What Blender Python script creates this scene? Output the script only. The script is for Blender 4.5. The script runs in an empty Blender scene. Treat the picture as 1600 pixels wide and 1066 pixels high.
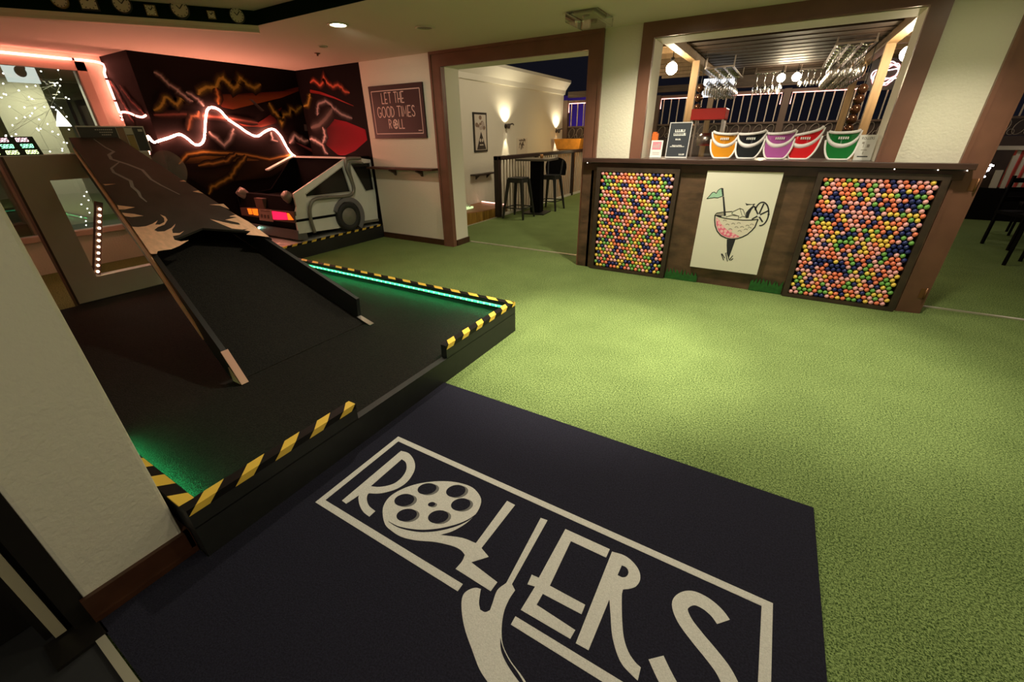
import bpy, bmesh, math, random
from mathutils import Vector, Matrix
from mathutils.geometry import tessellate_polygon
random.seed(7)
C = bpy.context.scene.collection
PI = math.pi

# ------------------------------------------------------------------ camera
RM = ((0.86103, 0.22019, -0.45916), (0.5085, -0.39255, 0.76535), (-0.01241, -0.89293, -0.45001))
def _orth():
    f = 639.733; pit = 0.466794; roll = 0.0139006; yaw = 0.540179
    fwd = Vector((-math.sin(yaw)*math.cos(pit), math.cos(yaw)*math.cos(pit), -math.sin(pit)))
    right = Vector((math.cos(yaw), math.sin(yaw), 0)); down = fwd.cross(right)
    r = right*math.cos(roll) + down*math.sin(roll)
    d = -right*math.sin(roll) + down*math.cos(roll)
    return f, r, d, fwd
FPX, CR, CD, CF = _orth()
EYE = Vector((0, 0, 1.5))
cam_d = bpy.data.cameras.new('camera'); cam = bpy.data.objects.new('camera', cam_d); C.objects.link(cam)
cam_d.sensor_fit = 'HORIZONTAL'; cam_d.sensor_width = 36.0; cam_d.lens = 36.0*FPX/1600.0
cam_d.clip_start = 0.02; cam_d.clip_end = 200
M3 = Matrix((CR, -CD, -CF)).transposed()
cam.matrix_world = Matrix.Translation(EYE) @ M3.to_4x4()
bpy.context.scene.camera = cam

# survey helpers: a sight line measured on the photograph, met with a real plane of the room
def ray(u, v): return CR*(u-800) + CD*(v-533) + CF*FPX
def on_z(u, v, z=0.0):
    d = ray(u, v); t = (z-1.5)/d.z; return EYE + d*t
def on_y(u, v, y):
    d = ray(u, v); t = y/d.y; return EYE + d*t
def on_x(u, v, x):
    d = ray(u, v); t = x/d.x; return EYE + d*t
def on_pl(u, v, p0, n):
    d = ray(u, v); t = (p0-EYE).dot(n)/d.dot(n); return EYE + d*t

# ------------------------------------------------------------------ world, exposure, main lamps
sc = bpy.context.scene
sc.view_settings.view_transform = 'Standard'; sc.view_settings.look = 'None'
sc.view_settings.gamma = 1.0; sc.view_settings.use_curve_mapping = False
sc.view_settings.exposure = 1.0
w = bpy.data.worlds.new('night'); sc.world = w; w.use_nodes = True
w.node_tree.nodes['Background'].inputs[0].default_value = (0.0025, 0.0025, 0.004, 1)
w.node_tree.nodes['Background'].inputs[1].default_value = 1.0

def lamp(name, kind, loc, power, color=(1, 0.86, 0.62), size=0.1, aim=None, angle=None, blend=0.5):
    d = bpy.data.lights.new(name, kind); o = bpy.data.objects.new(name, d); C.objects.link(o)
    o.location = loc; d.energy = power; d.color = color
    if kind == 'SPOT':
        d.spot_size = math.radians(angle or 90); d.spot_blend = blend; d.shadow_soft_size = size
    elif kind == 'AREA': d.shape = 'DISK'; d.size = size
    else: d.shadow_soft_size = size
    if aim is not None:
        o.rotation_euler = (Vector(aim)-Vector(loc)).to_track_quat('-Z', 'Y').to_euler()
    elif kind == 'SPOT': o.rotation_euler = (0, 0, 0)
    return o
WARM = (1.0, 0.90, 0.70)
# ceiling downlights, housings below; counter, doorway, far-right and behind-mat ones are added fill
CANS = [(-1.0, 2.72, 2.55), (0.45, 3.35, 2.44), (-1.0, 4.0, 2.44), (1.05, 4.1, 2.44), (1.6, 1.7, 2.55), (-3.8, 3.26, 2.44), (-0.3, 1.5, 2.55), (-2.3, 2.3, 2.55)]
CANP = [225, 110, 88, 40, 20, 16, 12, 52]
CANA = [60, 68, 148, 120, 120, 90, 110, 125]
for (x, y, z), p, a in zip(CANS, CANP, CANA):
    lamp('downlight', 'SPOT', (x, y, z-0.035), p, WARM, 0.05, (-4.75, 4.86, 1.25) if x == -3.8 else None, a, 0.8)
# unseen fill added for mat and pillar, and light of the neighbouring rooms
lamp('lobby_fill', 'AREA', (0.4, -1.6, 2.35), 15, WARM, 0.5, (0.2, 1.5, 0))
lamp('hall_lamp', 'AREA', (-3.2, 8.0, 3.4), 25, (1, 0.83, 0.6), 1.0, (-4.2, 8.6, 0))
lamp('side_room_lamp', 'AREA', (-9.6, 2.6, 2.3), 11, (1, 0.95, 0.72), 0.8, (-9.8, 2.6, 0))

# ------------------------------------------------------------------ materials
MATS = {}
def mat(name, col, rough=0.6, metal=0.0, bump=0.0, bscale=60.0, var=0.0, vscale=8.0, emit=None, estr=0.0, spec=0.5, alpha=None, trans=0.0, coat=0.0, stretch=None):
    if name in MATS: return MATS[name]
    m = bpy.data.materials.new(name); m.use_nodes = True; nt = m.node_tree
    b = nt.nodes['Principled BSDF']
    b.inputs['Base Color'].default_value = (*col, 1); b.inputs['Roughness'].default_value = rough
    b.inputs['Metallic'].default_value = metal; b.inputs['Specular IOR Level'].default_value = spec
    b.inputs['Transmission Weight'].default_value = trans; b.inputs['Coat Weight'].default_value = coat
    if emit: b.inputs['Emission Color'].default_value = (*emit, 1); b.inputs['Emission Strength'].default_value = estr
    tc = None
    if bump or var:
        tc = nt.nodes.new('ShaderNodeTexCoord'); mp = nt.nodes.new('ShaderNodeMapping')
        nt.links.new(tc.outputs['Object'], mp.inputs[0])
        if stretch: mp.inputs['Scale'].default_value = stretch
    if bump:
        n = nt.nodes.new('ShaderNodeTexNoise'); n.inputs['Scale'].default_value = bscale; n.inputs['Detail'].default_value = 3
        nt.links.new(mp.outputs[0], n.inputs['Vector'])
        bp = nt.nodes.new('ShaderNodeBump'); bp.inputs['Strength'].default_value = bump; bp.inputs['Distance'].default_value = 0.01
        nt.links.new(n.outputs[0], bp.inputs['Height']); nt.links.new(bp.outputs[0], b.inputs['Normal'])
    if var:
        n2 = nt.nodes.new('ShaderNodeTexNoise'); n2.inputs['Scale'].default_value = vscale; n2.inputs['Detail'].default_value = 4
        nt.links.new(mp.outputs[0], n2.inputs['Vector'])
        rp = nt.nodes.new('ShaderNodeValToRGB')
        rp.color_ramp.elements[0].position = 0.3; rp.color_ramp.elements[1].position = 0.7
        rp.color_ramp.elements[0].color = (*[c*(1-var) for c in col], 1); rp.color_ramp.elements[1].color = (*[min(1, c*(1+var)) for c in col], 1)
        nt.links.new(n2.outputs[0], rp.inputs[0]); nt.links.new(rp.outputs[0], b.inputs['Base Color'])
    MATS[name] = m; return m
def glow(name, col, s):
    if name in MATS: return MATS[name]
    m = bpy.data.materials.new(name); m.use_nodes = True; nt = m.node_tree; nt.nodes.clear()
    e = nt.nodes.new('ShaderNodeEmission'); o = nt.nodes.new('ShaderNodeOutputMaterial')
    e.inputs[0].default_value = (*col, 1); e.inputs[1].default_value = s
    nt.links.new(e.outputs[0], o.inputs[0]); MATS[name] = m; return m
def clear(name, tint=(0.95, 0.95, 0.95), gloss=0.12, rough=0.02):
    """thin clear glass or acrylic: mostly transparent with a fresnel reflection"""
    if name in MATS: return MATS[name]
    m = bpy.data.materials.new(name); m.use_nodes = True; nt = m.node_tree; nt.nodes.clear()
    t = nt.nodes.new('ShaderNodeBsdfTransparent'); g = nt.nodes.new('ShaderNodeBsdfGlossy'); x = nt.nodes.new('ShaderNodeMixShader')
    fr = nt.nodes.new('ShaderNodeFresnel'); fr.inputs[0].default_value = 1.5
    ad = nt.nodes.new('ShaderNodeMath'); ad.operation = 'ADD'; ad.inputs[1].default_value = gloss; ad.use_clamp = True
    o = nt.nodes.new('ShaderNodeOutputMaterial')
    t.inputs[0].default_value = (*tint, 1); g.inputs['Roughness'].default_value = rough
    nt.links.new(fr.outputs[0], ad.inputs[0]); nt.links.new(ad.outputs[0], x.inputs[0])
    nt.links.new(t.outputs[0], x.inputs[1]); nt.links.new(g.outputs[0], x.inputs[2]); nt.links.new(x.outputs[0], o.inputs[0])
    MATS[name] = m; return m
def turf(name, a, b, bump=0.6):
    m = bpy.data.materials.new(name); m.use_nodes = True; nt = m.node_tree; p = nt.nodes['Principled BSDF']
    tc = nt.nodes.new('ShaderNodeTexCoord')
    n1 = nt.nodes.new('ShaderNodeTexNoise'); n1.inputs['Scale'].default_value = 210; n1.inputs['Detail'].default_value = 2
    n2 = nt.nodes.new('ShaderNodeTexNoise'); n2.inputs['Scale'].default_value = 95; n2.inputs['Detail'].default_value = 3
    n3 = nt.nodes.new('ShaderNodeTexNoise'); n3.inputs['Scale'].default_value = 3.0; n3.inputs['Detail'].default_value = 2
    for n in (n1, n2, n3): nt.links.new(tc.outputs['Object'], n.inputs['Vector'])
    mx = nt.nodes.new('ShaderNodeMath'); mx.operation = 'MULTIPLY_ADD'; mx.inputs[1].default_value = 0.6
    m2 = nt.nodes.new('ShaderNodeMath'); m2.operation = 'MULTIPLY'; m2.inputs[1].default_value = 0.35
    m3 = nt.nodes.new('ShaderNodeMath'); m3.operation = 'MULTIPLY_ADD'; m3.inputs[1].default_value = 0.05
    nt.links.new(n2.outputs[0], m2.inputs[0]); nt.links.new(n1.outputs[0], mx.inputs[0]); nt.links.new(m2.outputs[0], mx.inputs[2])
    nt.links.new(n3.outputs[0], m3.inputs[0]); nt.links.new(mx.outputs[0], m3.inputs[2])
    r = nt.nodes.new('ShaderNodeValToRGB'); r.color_ramp.elements[0].position = 0.41; r.color_ramp.elements[1].position = 0.59
    r.color_ramp.elements[0].color = (*a, 1); r.color_ramp.elements[1].color = (*b, 1)
    nt.links.new(m3.outputs[0], r.inputs[0]); nt.links.new(r.outputs[0], p.inputs['Base Color'])
    bp = nt.nodes.new('ShaderNodeBump'); bp.inputs['Strength'].default_value = bump; bp.inputs['Distance'].default_value = 0.012
    nt.links.new(mx.outputs[0], bp.inputs['Height']); nt.links.new(bp.outputs[0], p.inputs['Normal'])
    p.inputs['Roughness'].default_value = 0.8; p.inputs['Specular IOR Level'].default_value = 0.15
    MATS[name] = m; return m
def painted(name, rough=0.55):
    """paint whose colour is stored per vertex (airbrushed artwork)"""
    m = bpy.data.materials.new(name); m.use_nodes = True; nt = m.node_tree; p = nt.nodes['Principled BSDF']
    a = nt.nodes.new('ShaderNodeVertexColor'); a.layer_name = 'paint'
    nt.links.new(a.outputs[0], p.inputs['Base Color']); p.inputs['Roughness'].default_value = rough
    p.inputs['Specular IOR Level'].default_value = 0.1
    MATS[name] = m; return m

TURF = turf('turf', (0.024, 0.052, 0.007), (0.28, 0.38, 0.13))
DARKTURF = turf('dark_turf', (0.004, 0.0031, 0.0026), (0.0165, 0.0145, 0.011))
CREAM = mat('cream_wall', (0.68, 0.64, 0.52), 0.75, bump=0.35, bscale=55)
CREAM2 = mat('cream_jamb', (0.72, 0.69, 0.58), 0.7, bump=0.1, bscale=40)
CEIL = mat('ceiling_paint', (0.60, 0.55, 0.45), 0.8, bump=0.1, bscale=60)
TRIM = mat('brown_trim', (0.17, 0.075, 0.048), 0.38, var=0.12, vscale=5)
BASEB = mat('dark_wood_base', (0.055, 0.02, 0.009), 0.4, var=0.25, vscale=9)
BLACK = mat('black_paint', (0.012, 0.012, 0.012), 0.45)
MATTE = mat('matte_black', (0.003, 0.0025, 0.0025), 0.9, spec=0.1)
CHAR = mat('charcoal_paint', (0.013, 0.0135, 0.0125), 0.55, var=0.2, vscale=12)
YEL = mat('yellow_tape', (0.80, 0.53, 0.07), 0.4)
TAN = mat('raw_plywood', (0.80, 0.47, 0.30), 0.5, var=0.12, vscale=6, stretch=(1, 6, 6))
METAL = mat('bare_metal', (0.62, 0.55, 0.5), 0.28, 1.0)
MURALB = mat('mural_black', (0.0040, 0.0020, 0.0018), 0.7, spec=0.1)
WHITE = mat('white_paint', (0.75, 0.74, 0.70), 0.5)
PAINT = painted('airbrush_paint', 0.7)

# ------------------------------------------------------------------ mesh builder
class MB:
    def __init__(s): s.v = []; s.f = []; s.m = []; s.c = {}; s.sm = []
    def add(s, vs, fs, mi=0, smooth=False, cols=None):
        b = len(s.v); s.v += [Vector(p) for p in vs]
        for f in fs: s.f.append([i+b for i in f]); s.m.append(mi); s.sm.append(smooth)
        if cols:
            for i, c in enumerate(cols): s.c[b+i] = c
        return s
    def box(s, x0, y0, z0, x1, y1, z1, mi=0):
        v = [(x0,y0,z0),(x1,y0,z0),(x1,y1,z0),(x0,y1,z0),(x0,y0,z1),(x1,y0,z1),(x1,y1,z1),(x0,y1,z1)]
        return s.add(v, [(0,3,2,1),(4,5,6,7),(0,1,5,4),(1,2,6,5),(2,3,7,6),(3,0,4,7)], mi)
    def obox(s, c, hx, hy, hz, rot=None, mi=0):
        c = Vector(c); R = rot or Matrix.Identity(3); v = []
        for z in (-hz, hz):
            for x, y in ((-hx,-hy),(hx,-hy),(hx,hy),(-hx,hy)): v.append(c + R @ Vector((x,y,z)))
        return s.add(v, [(0,3,2,1),(4,5,6,7),(0,1,5,4),(1,2,6,5),(2,3,7,6),(3,0,4,7)], mi)
    def bar(s, a, b, wd, ht, up=(0,0,1), mi=0):
        a, b = Vector(a), Vector(b); d = (b-a); L = d.length; d.normalize(); u = Vector(up); r = d.cross(u)
        if r.length < 1e-4: r = d.cross(Vector((1,0,0)))
        r.normalize(); u = r.cross(d)
        return s.obox((a+b)/2, L/2, wd/2, ht/2, Matrix((d, r, u)).transposed(), mi)
    def prism(s, loops, vec, mi=0, side=None, cap2=True, cols=None):
        """closed planar outline(s) (first outer, rest holes) pushed along vec"""
        if not isinstance(loops[0][0], (list, tuple, Vector)): loops = [loops]
        loops = [[Vector(p) for p in l] for l in loops]; vec = Vector(vec)
        flat = [p for l in loops for p in l]; n = len(flat)
        tris = [list(t) for t in tessellate_polygon(loops)]
        # make the front face look along -vec
        t = tris[0]; nn = sum(((flat[q[1]]-flat[q[0]]).cross(flat[q[2]]-flat[q[0]]) for q in tris), Vector())
        if nn.dot(vec) > 0: tris = [q[::-1] for q in tris]
        s.add(flat, tris, mi, cols=cols)
        if vec.length < 1e-9: return s
        b = len(s.v)
        s.add([p+vec for p in flat], [q[::-1] for q in tris] if cap2 else [], mi)
        o = 0; sm = mi if side is None else side
        for l in loops:
            k = len(l)
            for i in range(k):
                j = (i+1) % k
                s.f.append([b-n+o+i, b-n+o+j, b+o+j, b+o+i]); s.m.append(sm); s.sm.append(False)
            o += k
        return s
    def tube(s, path, r, n=8, mi=0, closed=False, smooth=True, radii=None):
        P = [Vector(p) for p in path]; k = len(P); rings = []
        up = None
        for i, p in enumerate(P):
            a = P[i-1] if (i > 0 or closed) else p; b = P[(i+1) % k] if (i < k-1 or closed) else p
            d = (b-a).normalized() if (b-a).length > 1e-9 else Vector((0,0,1))
            if up is None:
                up = Vector((0,0,1)) if abs(d.z) < 0.9 else Vector((1,0,0))
            x = d.cross(up)
            if x.length < 1e-5: x = d.orthogonal()
            x.normalize(); y = x.cross(d).normalized(); up = y
            rr = radii[i] if radii else r
            rings.append([p + x*math.cos(2*PI*j/n)*rr + y*math.sin(2*PI*j/n)*rr for j in range(n)])
        vs = [q for rg in rings for q in rg]; fs = []
        for i in range(k if closed else k-1):
            for j in range(n):
                a = i*n+j; b = i*n+(j+1) % n; c = ((i+1) % k)*n+(j+1) % n; d = ((i+1) % k)*n+j
                fs.append((a, b, c, d))
        if not closed: fs += [tuple(range(n))[::-1], tuple((k-1)*n+j for j in range(n))]
        return s.add(vs, fs, mi, smooth)
    def lathe(s, prof, n=16, o=(0,0,0), axis=(0,0,1), mi=0, smooth=True):
        o = Vector(o); z = Vector(axis).normalized(); x = z.orthogonal().normalized(); y = z.cross(x)
        vs = []; fs = []
        for r, h in prof:
            for j in range(n):
                t = 2*PI*j/n; vs.append(o + z*h + (x*math.cos(t)+y*math.sin(t))*max(r, 1e-5))
        for i in range(len(prof)-1):
            for j in range(n): fs.append((i*n+j, i*n+(j+1) % n, (i+1)*n+(j+1) % n, (i+1)*n+j))
        return s.add(vs, fs, mi, smooth)
    def ball(s, c, r, n=12, m=8, mi=0, sq=(1,1,1)):
        c = Vector(c); vs = []; fs = []
        for i in range(m+1):
            a = -PI/2 + PI*i/m
            for j in range(n):
                t = 2*PI*j/n; vs.append(c + Vector((math.cos(a)*math.cos(t)*r*sq[0], math.cos(a)*math.sin(t)*r*sq[1], math.sin(a)*r*sq[2])))
        for i in range(m):
            for j in range(n): fs.append((i*n+j, i*n+(j+1) % n, (i+1)*n+(j+1) % n, (i+1)*n+j))
        return s.add(vs, fs, mi, True)
    def stroke(s, pts, wd, nrm, mi=0, lift=0.0, widths=None, col=None, edge=None):
        """flat painted stroke along a 3D polyline lying in a plane with normal nrm"""
        P = [Vector(p) for p in pts]; nrm = Vector(nrm).normalized(); k = len(P); vs = []; cs = []
        for i, p in enumerate(P):
            d1 = (P[i]-P[i-1]).normalized() if i > 0 else (P[1]-P[0]).normalized()
            d2 = (P[i+1]-P[i]).normalized() if i < k-1 else d1
            d = (d1+d2); d = d.normalized() if d.length > 1e-6 else d1
            sd = nrm.cross(d).normalized(); q = max(0.6, d.dot(d1)); ww = (widths[i] if widths else wd)/2/q
            if isinstance(edge, list):
                for a_, c_ in edge: vs.append(p+sd*ww*a_+nrm*lift); cs.append(c_)
            elif edge is None: vs += [p+sd*ww+nrm*lift, p-sd*ww+nrm*lift]; cs += [col, col]
            else: vs += [p+sd*ww+nrm*lift, p+nrm*lift, p-sd*ww+nrm*lift]; cs += [edge, col, edge]
        fs = []; q = 2 if edge is None else len(edge) if isinstance(edge, list) else 3
        for i in range(k-1):
            for j in range(q-1): fs.append((i*q+j, i*q+j+1, (i+1)*q+j+1, (i+1)*q+j))
        return s.add(vs, fs, mi, cols=cs if col else None)
    def build(s, name, mats, parent=None, loc=None, bevel=0.0, base=False):
        if not isinstance(mats, (list, tuple)): mats = [mats]
        vs = s.v
        if parent is not None: off = world_loc(parent)
        elif loc is not None: off = Vector(loc)
        else:
            xs = [p.x for p in vs]; ys = [p.y for p in vs]; zs = [p.z for p in vs]
            off = Vector(((min(xs)+max(xs))/2, (min(ys)+max(ys))/2, min(zs)))
        me = bpy.data.meshes.new(name)
        me.from_pydata([p-off for p in vs], [], s.f); me.update()
        for m in mats: me.materials.append(m)
        for p, mi, sm in zip(me.polygons, s.m, s.sm): p.material_index = mi; p.use_smooth = sm
        if s.c:
            ca = me.color_attributes.new('paint', 'FLOAT_COLOR', 'POINT')
            for i in range(len(vs)):
                c = s.c.get(i, (0.0040, 0.0020, 0.0018)); ca.data[i].color = (*c, 1)
        o = bpy.data.objects.new(name, me); C.objects.link(o)
        if parent is not None: o.parent = parent; WL[o] = off
        else: o.location = off; WL[o] = off
        if bevel:
            b = o.modifiers.new('bevel', 'BEVEL'); b.width = bevel; b.segments = 2; b.limit_method = 'ANGLE'
        return o
WL = {}
def world_loc(o): return WL[o]
def empty(name, loc, label, cat, group=None):
    o = bpy.data.objects.new(name, None); C.objects.link(o); o.location = loc; WL[o] = Vector(loc); o.empty_display_size = 0.1
    return tag(o, label, cat, group)
def tag(o, label=None, cat=None, group=None, kind=None):
    if label: o['label'] = label
    if cat: o['category'] = cat
    if group: o['group'] = group
    if kind: o['kind'] = kind
    return o
def struct(o): o['kind'] = 'structure'; return o
def clone(o, delta=(0,0,0), rotz=None, label=None, parent=None):
    c = o.copy(); C.objects.link(c)
    if parent is None:
        c.location = o.location + Vector(delta); WL[c] = WL[o] + Vector(delta)
        if rotz is not None: c.rotation_euler.z = rotz
    else: c.parent = parent; WL[c] = WL[parent]
    if label: c['label'] = label
    for ch in [k for k in KIDS.get(o, [])]: 
        d = clone(ch, parent=c); KIDS.setdefault(c, []).append(d)
    return c
KIDS = {}
def part(mb, name, mats, parent, label=None, bevel=0.0):
    o = mb.build(name, mats, parent, bevel=bevel); KIDS.setdefault(parent, []).append(o)
    if label: o['label'] = label
    return o
def text_mesh(mb, s, size, org, right, up, mi=0, lift=0.0, squeeze=1.0, align='CENTER', bold=0.0):
    """lettering as flat mesh set into mb on the plane spanned by right/up"""
    cu = bpy.data.curves.new('t', 'FONT'); cu.body = s; cu.size = size; cu.align_x = align; cu.align_y = 'CENTER'; cu.resolution_u = 2; cu.offset = bold
    o = bpy.data.objects.new('t', cu); C.objects.link(o)
    dg = bpy.context.evaluated_depsgraph_get(); dg.update(); me = bpy.data.meshes.new_from_object(o.evaluated_get(dg))
    r = Vector(right).normalized(); u = Vector(up).normalized(); n = r.cross(u)
    vs = [Vector(org) + r*v.co.x*squeeze + u*v.co.y + n*lift for v in me.vertices]
    mb.add(vs, [tuple(p.vertices) for p in me.polygons], mi)
    bpy.data.objects.remove(o); bpy.data.curves.remove(cu); bpy.data.meshes.remove(me)
def smooth_path(pts, n=6):
    P = [Vector(p) for p in pts]; out = []
    for i in range(len(P)-1):
        p0 = P[max(i-1, 0)]; p1 = P[i]; p2 = P[i+1]; p3 = P[min(i+2, len(P)-1)]
        for k in range(n):
            t = k/n; out.append(0.5*((2*p1)+(-p0+p2)*t+(2*p0-5*p1+4*p2-p3)*t*t+(-p0+3*p1-3*p2+p3)*t**3))
    out.append(P[-1]); return out

# ------------------------------------------------------------------ the setting
YW = 4.86; XM = -6.82; ZC = 2.44
mb = MB()
mb.box(-7.7, -0.03, -0.1, 4.2, 5.2, 0); mb.box(-4.64, 5.2, -0.1, 12, 24, 0); mb.box(-5.75, 5.2, -0.45, -4.64, 13, -0.33)
mb.box(-14, -3, -0.1, -7.7, 6, 0)
struct(mb.build('floor', TURF, loc=(0, 0, 0)))
mb = MB(); mb.box(-7.7, -3.2, -0.1, 4.2, -0.03, -0.002); struct(mb.build('floor_lobby', mat('lobby_mat', (0.012, 0.012, 0.013), 0.9), loc=(0, 0, 0)))

mb = MB()   # main wall with its openings
mb.box(-5.372, YW, 0, -3.93, 5.2, 2.6); mb.box(-3.93, YW, 2.30, -1.87, 5.2, 2.6); mb.box(-1.87, YW, 0, -1.28, 5.2, 2.6)
mb.box(-1.28, YW, 0, 0.735, 5.2, 1.2); mb.box(-1.28, YW, 2.325, 0.735, 5.2, 2.6); mb.box(0.735, YW, 0, 1.37, 5.2, 2.6)
mb.box(1.37, YW, 2.3, 3.2, 5.2, 2.6); mb.box(3.2, YW, 0, 4.2, 5.2, 2.6)
struct(mb.build('wall_back', CREAM, loc=(0, 0, 0)))
mb = MB(); mb.box(-7.0, YW, 0, -5.372, 5.2, 2.6); mb.box(-7.75, 2.70, 0, XM, YW, 2.6)
struct(mb.build('wall_mural', MURALB, loc=(0, 0, 0)))
mb = MB()   # wall with the big side window
mb.box(-7.75, 0.2, 0, -7.6, 2.70, 0.45); mb.box(-7.75, 0.2, 2.36, -7.6, 2.70, 2.6); mb.box(-7.75, 2.52, 0.45, -7.6, 2.70, 2.36); mb.box(-7.75, 0.2, 0.45, -7.6, 0.55, 2.36)
struct(mb.build('wall_left', CREAM, loc=(0, 0, 0)))
mb = MB(); mb.box(-7.75, -0.02, 0, -1.70, 0.28, 2.6); mb.box(1.45, -0.02, 0, 4.2, 0.28, 2.6)
struct(mb.build('wall_front', CREAM, loc=(0, 0, 0), bevel=0.012))
mb = MB(); mb.box(3.9, 0.28, 0, 4.1, YW, 2.6); mb.box(3.0, -3, 0, 3.2, -0.02, 2.6); mb.box(-4.2, -3, 0, -4, -0.02, 2.6)
struct(mb.build('wall_right', CREAM, loc=(0, 0, 0)))
mb = MB(); mb.box(-4.2, -3.2, 0, 3.2, -3.0, 2.6); struct(mb.build('wall_lobby', CREAM, loc=(0, 0, 0)))
# ceiling with its raised tray
T = [(-4.45, 2.88), (2.6, 2.88), (2.6, 0.75), (-6.0, 0.75)]
mb = MB()
mb.prism([[(-7.75, -3.2, ZC), (4.2, -3.2, ZC), (4.2, 5.0, ZC), (-7.75, 5.0, ZC)], [(x, y, ZC) for x, y in T]], (0, 0, 0.16))
mb.prism([(x, y, 2.55) for x, y in T], (0, 0, 0.04))
struct(mb.build('ceiling', CEIL, loc=(0, 0, 0)))
TRAYB = mat('tray_dark_green', (0.004, 0.015, 0.004), 0.9, spec=0.05)
mb = MB()
for i in range(4):
    ins = lambda q: (q[0]+(0.006 if q[0] < 0 else -0.006), q[1]+(0.006 if q[1] < 2 else -0.006))
    a = ins(T[i]); b = ins(T[(i+1) % 4])
    mb.add([(a[0], a[1], ZC), (b[0], b[1], ZC), (b[0], b[1], 2.55), (a[0], a[1], 2.55)], [(0, 1, 2, 3)])
struct(mb.build('wall_tray', TRAYB, loc=(0, 0, 0)))
mb = MB()   # crown moulding along the slanting edge of the tray
ca = Vector((-4.45, 2.88, 0)); cb = Vector((-6.0, 0.75, 0)); dn = Vector((-0.81, 0.59, 0))
ends = []
for c in (ca, cb):
    Z = lambda h: Vector((0, 0, ZC+h))
    ends.append([c+Z(0.012), c+dn*0.02+Z(-0.025), c+dn*0.02+Z(-0.05), c+dn*0.06+Z(-0.055), c+dn*0.10+Z(-0.03), c+dn*0.11+Z(0.0)])
vs = ends[0]+ends[1]; n = 6
mb.add(vs, [(i, (i+1) % n, n+(i+1) % n, n+i) for i in range(n)]+[tuple(range(n))[::-1], tuple(range(n, 2*n))])
MOULD = mat('tan_moulding', (0.72, 0.62, 0.47), 0.6)
struct(mb.build('trim_1', MOULD, loc=(0, 0, 0)))

# door casings and serving window casing
def casing(name, x0i, x0o, x1i, x1o, zi, zo, sill=None, m=TRIM):
    mb = MB(); y0 = YW-0.028
    zb = sill or 0.0
    mb.box(x0o, y0, zb, x0i, YW+0.01, zo); mb.box(x1i, y0, zb, x1o, YW+0.01, zo); mb.box(x0i, y0, zi, x1i, YW+0.01, zo)
    # raised outer bead
    mb.box(x0o, y0-0.012, zb, x0o+0.03, y0, zo); mb.box(x1o-0.03, y0-0.012, zb, x1o, y0, zo); mb.box(x0o+0.03, y0-0.012, zo-0.03, x1o-0.03, y0, zo)
    # inner stop
    mb.box(x0i, y0+0.004, zb, x0i+0.02, YW+0.05, zi); mb.box(x1i-0.02, y0+0.004, zb, x1i, YW+0.05, zi)
    return struct(mb.build(name, m, loc=(0, 0, 0)))
casing('door_1', -3.915, -4.065, -1.905, -1.765, 2.275, ZC)
casing('door_2', 1.405, 1.25, 3.2, 3.35, 2.30, ZC)
mb = MB(); y0 = YW-0.03
mb.box(-1.38, y0, 1.2, -1.262, YW+0.01, ZC); mb.box(0.722, y0, 1.2, 0.85, YW+0.01, ZC); mb.box(-1.262, y0, 2.312, 0.722, YW+0.01, ZC)
mb.box(-1.275, y0-0.01, 1.2, -1.262, y0, 2.325); mb.box(0.722, y0-0.01, 1.2, 0.735, y0, 2.325); mb.box(-1.262, y0-0.01, 2.312, 0.722, y0, 2.325)
struct(mb.build('window_1', TRIM, loc=(0, 0, 0)))
mb = MB()   # cream jamb lining of the serving window and left door
mb.box(-1.28, YW+0.01, 1.2, -1.262, 5.2, 2.325); mb.box(0.722, YW+0.01, 1.2, 0.737, 5.2, 2.325); mb.box(-1.262, YW+0.01, 2.308, 0.722, 5.2, 2.325)
mb.box(-3.94, YW+0.06, 0.085, -3.90, 5.21, 2.30); mb.box(-1.90, YW+0.06, 0.0, -1.86, 5.21, 2.30); mb.box(-3.90, YW+0.06, 2.28, -1.90, 5.21, 2.31)
struct(mb.build('trim_2', CREAM2, loc=(0, 0, 0)))
THRESH = mat('threshold_metal', (0.62, 0.58, 0.45), 0.35, 0.6)
mb = MB(); mb.box(-3.87, 5.215, 0, -1.9, 5.25, 0.012); mb.box(1.42, 5.05, 0, 3.2, 5.08, 0.012); mb.box(-1.60, -0.055, 0, 1.45, -0.03, 0.012); mb.box(-4.655, 5.25, -0.005, -4.635, 7.2, 0.012)
struct(mb.build('trim_3', THRESH, loc=(0, 0, 0)))
mb = MB(); mb.box(-5.36, YW-0.016, 0, -4.065, YW, 0.085); mb.box(-3.94, YW+0.06, 0, -3.885, 5.225, 0.085)
struct(mb.build('baseboard_back', BASEB, loc=(0, 0, 0)))
mb = MB(); mb.box(-1.70, -0.03, 0, -1.682, 0.295, 0.115); mb.box(-1.82, 0.28, 0, -1.682, 0.298, 0.115); mb.box(-1.684, -0.03, 0.0, -1.672, 0.295, 0.03)
struct(mb.build('baseboard_front', BASEB, loc=(0, 0, 0)))
# entrance door frame beside the camera
DOORM = mat('dark_bronze', (0.014, 0.012, 0.010), 0.35, 0.3)
STRIP = mat('weather_strip', (0.34, 0.30, 0.20), 0.6)
mb = MB()
mb.box(-1.80, -0.075, 0, -1.705, -0.02, 2.3, 0); mb.box(-1.765, -0.118, 0.02, -1.718, -0.09, 2.3, 1); mb.box(-1.86, -0.14, 0, -1.76, -0.075, 2.3, 0)
mb.box(-1.90, -1.0, 0.01, -1.86, -0.14, 2.2, 0); mb.box(-1.73, -0.15, 0, -1.60, -0.02, 0.012, 0)
mb.box(-1.80, -0.075, 2.3, 1.45, -0.02, 2.44, 0)
struct(mb.build('door_3', [DOORM, STRIP], loc=(0, 0, 0)))

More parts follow.
